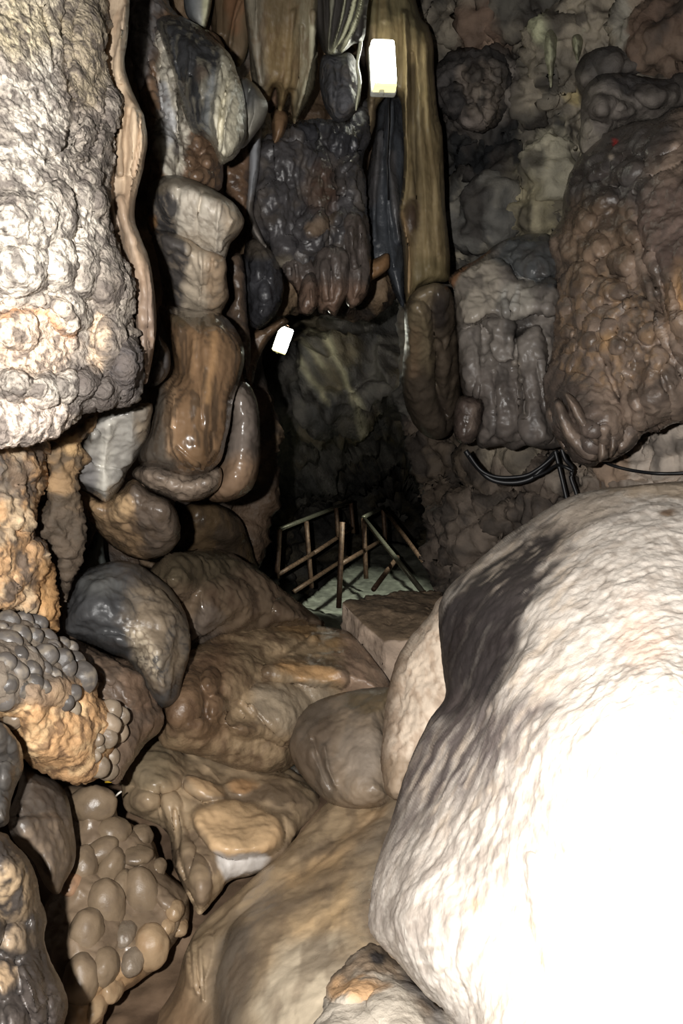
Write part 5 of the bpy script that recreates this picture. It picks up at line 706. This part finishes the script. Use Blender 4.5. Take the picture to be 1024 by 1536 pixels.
# ================= lamps, handrails, cables, light, camera =================
M_iron = plain('rusty_iron', (98, 76, 60), .55, .3, noise=.4)
M_gal = plain('worn_steel', (120, 116, 100), .4, .6)
M_white = plain('lamp_enamel', (205, 205, 195), .45)
M_cable = plain('black_cable', (26, 26, 28), .45)
M_stained = plain('stained_diffuser', (236, 230, 170), .4, emit=(250, 240, 170), es=1.2, noise=.1)
def rbox(name, cx, cy, cz, sx, sy, sz, bev, mat, parent, rot=None):
    bm = bmesh.new(); bmesh.ops.create_cube(bm, size=1)
    for v in bm.verts: v.co = Vector((v.co.x*sx, v.co.y*sy, v.co.z*sz))
    bmesh.ops.bevel(bm, geom=list(bm.edges), offset=bev, segments=3, profile=.6, affect='EDGES')
    V = np.array([v.co[:] for v in bm.verts]); fs = [[v.index for v in f.verts] for f in bm.faces]; bm.free()
    if rot is not None: V = V@np.array(rot).T
    return put(name, V+np.array([cx, cy, cz]), fs, mat, parent, smooth=False)
def lamp(label, px, py, d, h, w, roll, yaw, pitch, es):
    M_glow = plain('lit_diffuser', (250, 250, 240), .4, emit=(255, 255, 238), es=es, noise=.01)
    c = at(px, py, d); t = thing('wall_lamp', label, 'lamp', c, 'bulkhead wall lamps')
    from mathutils import Euler
    R_ = np.array(Euler((pitch, roll, yaw)).to_matrix())
    def pt(x, y, z): return np.array(c)+R_@np.array((x, y, z))
    a = pt(0, .022, 0); rbox('housing', *a, w*1.03, .035, h*1.02, .010, M_white, t, R_)
    a = pt(0, -.012, .008*h/.2); rbox('diffuser', *a, w*.94, .05, h*.93, .014, M_glow, t, R_)
    a = pt(0, -.012, -.475*h); rbox('end_cap', *a, w*.9, .045, h*.05, .004, M_stained, t, R_)
    hk = [pt(w*.16*math.cos(s), .03, h*.5+w*.16*math.sin(s)) for s in np.linspace(-.2, math.pi+.2, 9)]
    tube('hook', hk, .003, M_iron, t)
    rbox('cable_gland', *pt(-.01, .0, -h*.53), .018, .018, .016, .004, M_white, t, R_)
    return t
lamp('lit white box lamp hanging on the olive curtain near the picture top', 574, 102, 3.01, .178, .091, -.035, .12, -.12, 18)
lamp('lit white box lamp tilted in the dark hollow, farther and lower of the two lamps', 424, 510, 6.2, .19, .108, .30, .25, .35, 36)
tag(tube('lamp_cord', [at(582, 142, 3.06), at(583, 180, 3.1), at(580, 240, 3.14), at(582, 300, 3.16)], .0025, M_cable), 'thin cord trailing down from the lamp on the olive curtain', 'cord')

# walkway and rails in the passage
DS = 1.0
wk = relief('walkway', [(440, 925), (470, 890), (520, 850), (575, 812), (640, 826), (700, 850), (720, 900), (640, 930), (520, 960)], [(460, 930, 6.1), (520, 950, 5.7), (575, 815, 9.2), (690, 860, 7.6)], T=.02, R=10, back=.1, step=2.5, smooth=4, noise=[('fbm', .03, .3), ('fbm', .012, .06)], base=(150, 150, 132), zones=[dict(n='fbm', sc=.2, lo=.45, hi=.62, c=(112, 112, 98), a=.7)], mat=M_dry)
tag(wk, 'pale concrete walkway rising along the handrail in the dark passage', kind='structure')
def bar(name, a, b, r, mat, parent): return tube(name, [np.array(at(*a))*(1-s)+np.array(at(*b))*s for s in np.linspace(0, 1, 4)], r, mat, parent, 8)
def handrail(label, posts, rails, base):
    t = thing('handrail', label, 'handrail', at(*base), 'iron handrails of the walkway')
    for (a, b) in posts: bar('post', a, b, .021, M_iron, t)
    for k, (a, b, n) in enumerate(rails): bar(n, a, b, .019, M_gal if n == 'top_rail' else M_iron, t)
handrail('rusty iron handrail climbing on the left side of the walkway', [((419, 794, 6.6), (415, 868, 6.6)), ((459, 782, 7.1), (467, 882, 7.1)), ((504, 762, 7.7), (507, 806, 7.7)), ((526, 754, 8.2), (530, 800, 8.2))],
         [((419, 794, 6.6), (527, 752, 8.2), 'top_rail'), ((417, 862, 6.6), (470, 830, 7.1), 'mid_rail'), ((470, 830, 7.1), (528, 792, 8.2), 'mid_rail'), ((440, 888, 6.7), (520, 836, 7.9), 'foot_rail')], (415, 880, 6.6))
handrail('rusty iron handrail along the middle of the walkway, turning down toward the stone block', [((513, 783, 6.3), (508, 912, 6.3)), ((545, 777, 7.2), (549, 868, 7.2)), ((574, 760, 8.1), (578, 816, 8.1)), ((634, 886, 5.6), (636, 905, 5.6))],
         [((545, 776, 7.2), (575, 760, 8.1), 'top_rail'), ((512, 846, 6.3), (576, 808, 8.1), 'mid_rail'), ((546, 778, 7.2), (634, 888, 5.6), 'top_rail'), ((575, 762, 8.1), (640, 850, 6.6), 'mid_rail'), ((596, 836, 6.6), (560, 884, 5.9), 'brace')], (510, 912, 6.3))

DS = .84
# black cables under the bubbly flowstone
def cab(name, label, pts, r, g=None):
    o = tube(name, curve3([at(p[0], p[1], p[2]*DS) for p in pts], 8), r, M_cable, None, 8); tag(o, label, 'cable', g); return o
cab('power_cable', 'single black cable sagging right from under the bubbly flowstone', [(893, 686, 3.35), (915, 697, 3.4), (945, 705, 3.4), (985, 710, 3.4), (1030, 709, 3.35), (1100, 702, 3.3)], .0055)
cab('looped_cable', 'black cable loop sagging left under the grey stepped flowstone', [(698, 676, 3.75), (712, 696, 3.75), (735, 718, 3.74), (765, 724, 3.72), (795, 718, 3.7), (815, 700, 3.68), (833, 678, 3.66)], .010)
cab('looped_cable', 'second black cable swagged just above the sagging loop', [(703, 682, 3.72), (722, 706, 3.72), (748, 716, 3.7), (785, 714, 3.68), (806, 704, 3.66), (826, 688, 3.64), (836, 676, 3.62)], .007)
cab('hanging_cable', 'left one of two black cables dropping behind the white boulder', [(832, 676, 3.6), (838, 700, 3.6), (844, 725, 3.6), (850, 752, 3.6), (854, 775, 3.6)], .0075)
cab('hanging_cable', 'right one of two black cables dropping behind the white boulder, kinked', [(842, 674, 3.56), (848, 690, 3.56), (858, 702, 3.57), (856, 716, 3.57), (864, 740, 3.57), (872, 770, 3.57)], .0075)
cab('bent_cable', 'short black cable arching across the tops of the two dropping cables', [(800, 716, 3.66), (818, 708, 3.63), (834, 698, 3.58), (846, 700, 3.53), (858, 706, 3.52)], .006)

# ================= light and camera =================
ld = bpy.data.lights.new('camera_flash', 'POINT'); ld.energy = 235; ld.shadow_soft_size = .014; ld.color = (1.0, .972, .935)
lo_ = bpy.data.objects.new('camera_flash', ld); lo_.location = (-.135, -.02, CZ+.035); C.objects.link(lo_)
ls = bpy.data.lights.new('added_walkway_light', 'SPOT'); ls.energy = 170; ls.spot_size = math.radians(44); ls.spot_blend = .5; ls.shadow_soft_size = .05; ls.color = (.93, 1, .86)
lso = bpy.data.objects.new('added_walkway_light', ls); lso.location = at(668, 560, 5.7); C.objects.link(lso)
lso.rotation_euler = (Vector(at(522, 862, 7.0))-Vector(lso.location)).to_track_quat('-Z', 'Y').to_euler()   # added unseen light for the walkway, no fixture, hidden by the right wall
W = bpy.data.worlds.new('cave_dark'); S.world = W; W.use_nodes = True
W.node_tree.nodes['Background'].inputs[0].default_value = (.9, .95, 1, 1); W.node_tree.nodes['Background'].inputs[1].default_value = .002
cd = bpy.data.cameras.new('camera'); cam = bpy.data.objects.new('camera', cd); C.objects.link(cam)
cam.location = (0, 0, CZ); cam.rotation_euler = (math.pi/2, 0, 0)
cd.sensor_fit = 'VERTICAL'; cd.sensor_height = 36; cd.lens = F/1536*36; cd.clip_start = .02; cd.clip_end = 60
S.camera = cam
vs = S.view_settings; vs.view_transform = 'Standard'; vs.look = 'None'; vs.gamma = 1; vs.use_curve_mapping = False; vs.exposure = 0
for r_ in ROOTS:
    if '_o' in r_: del r_['_o']
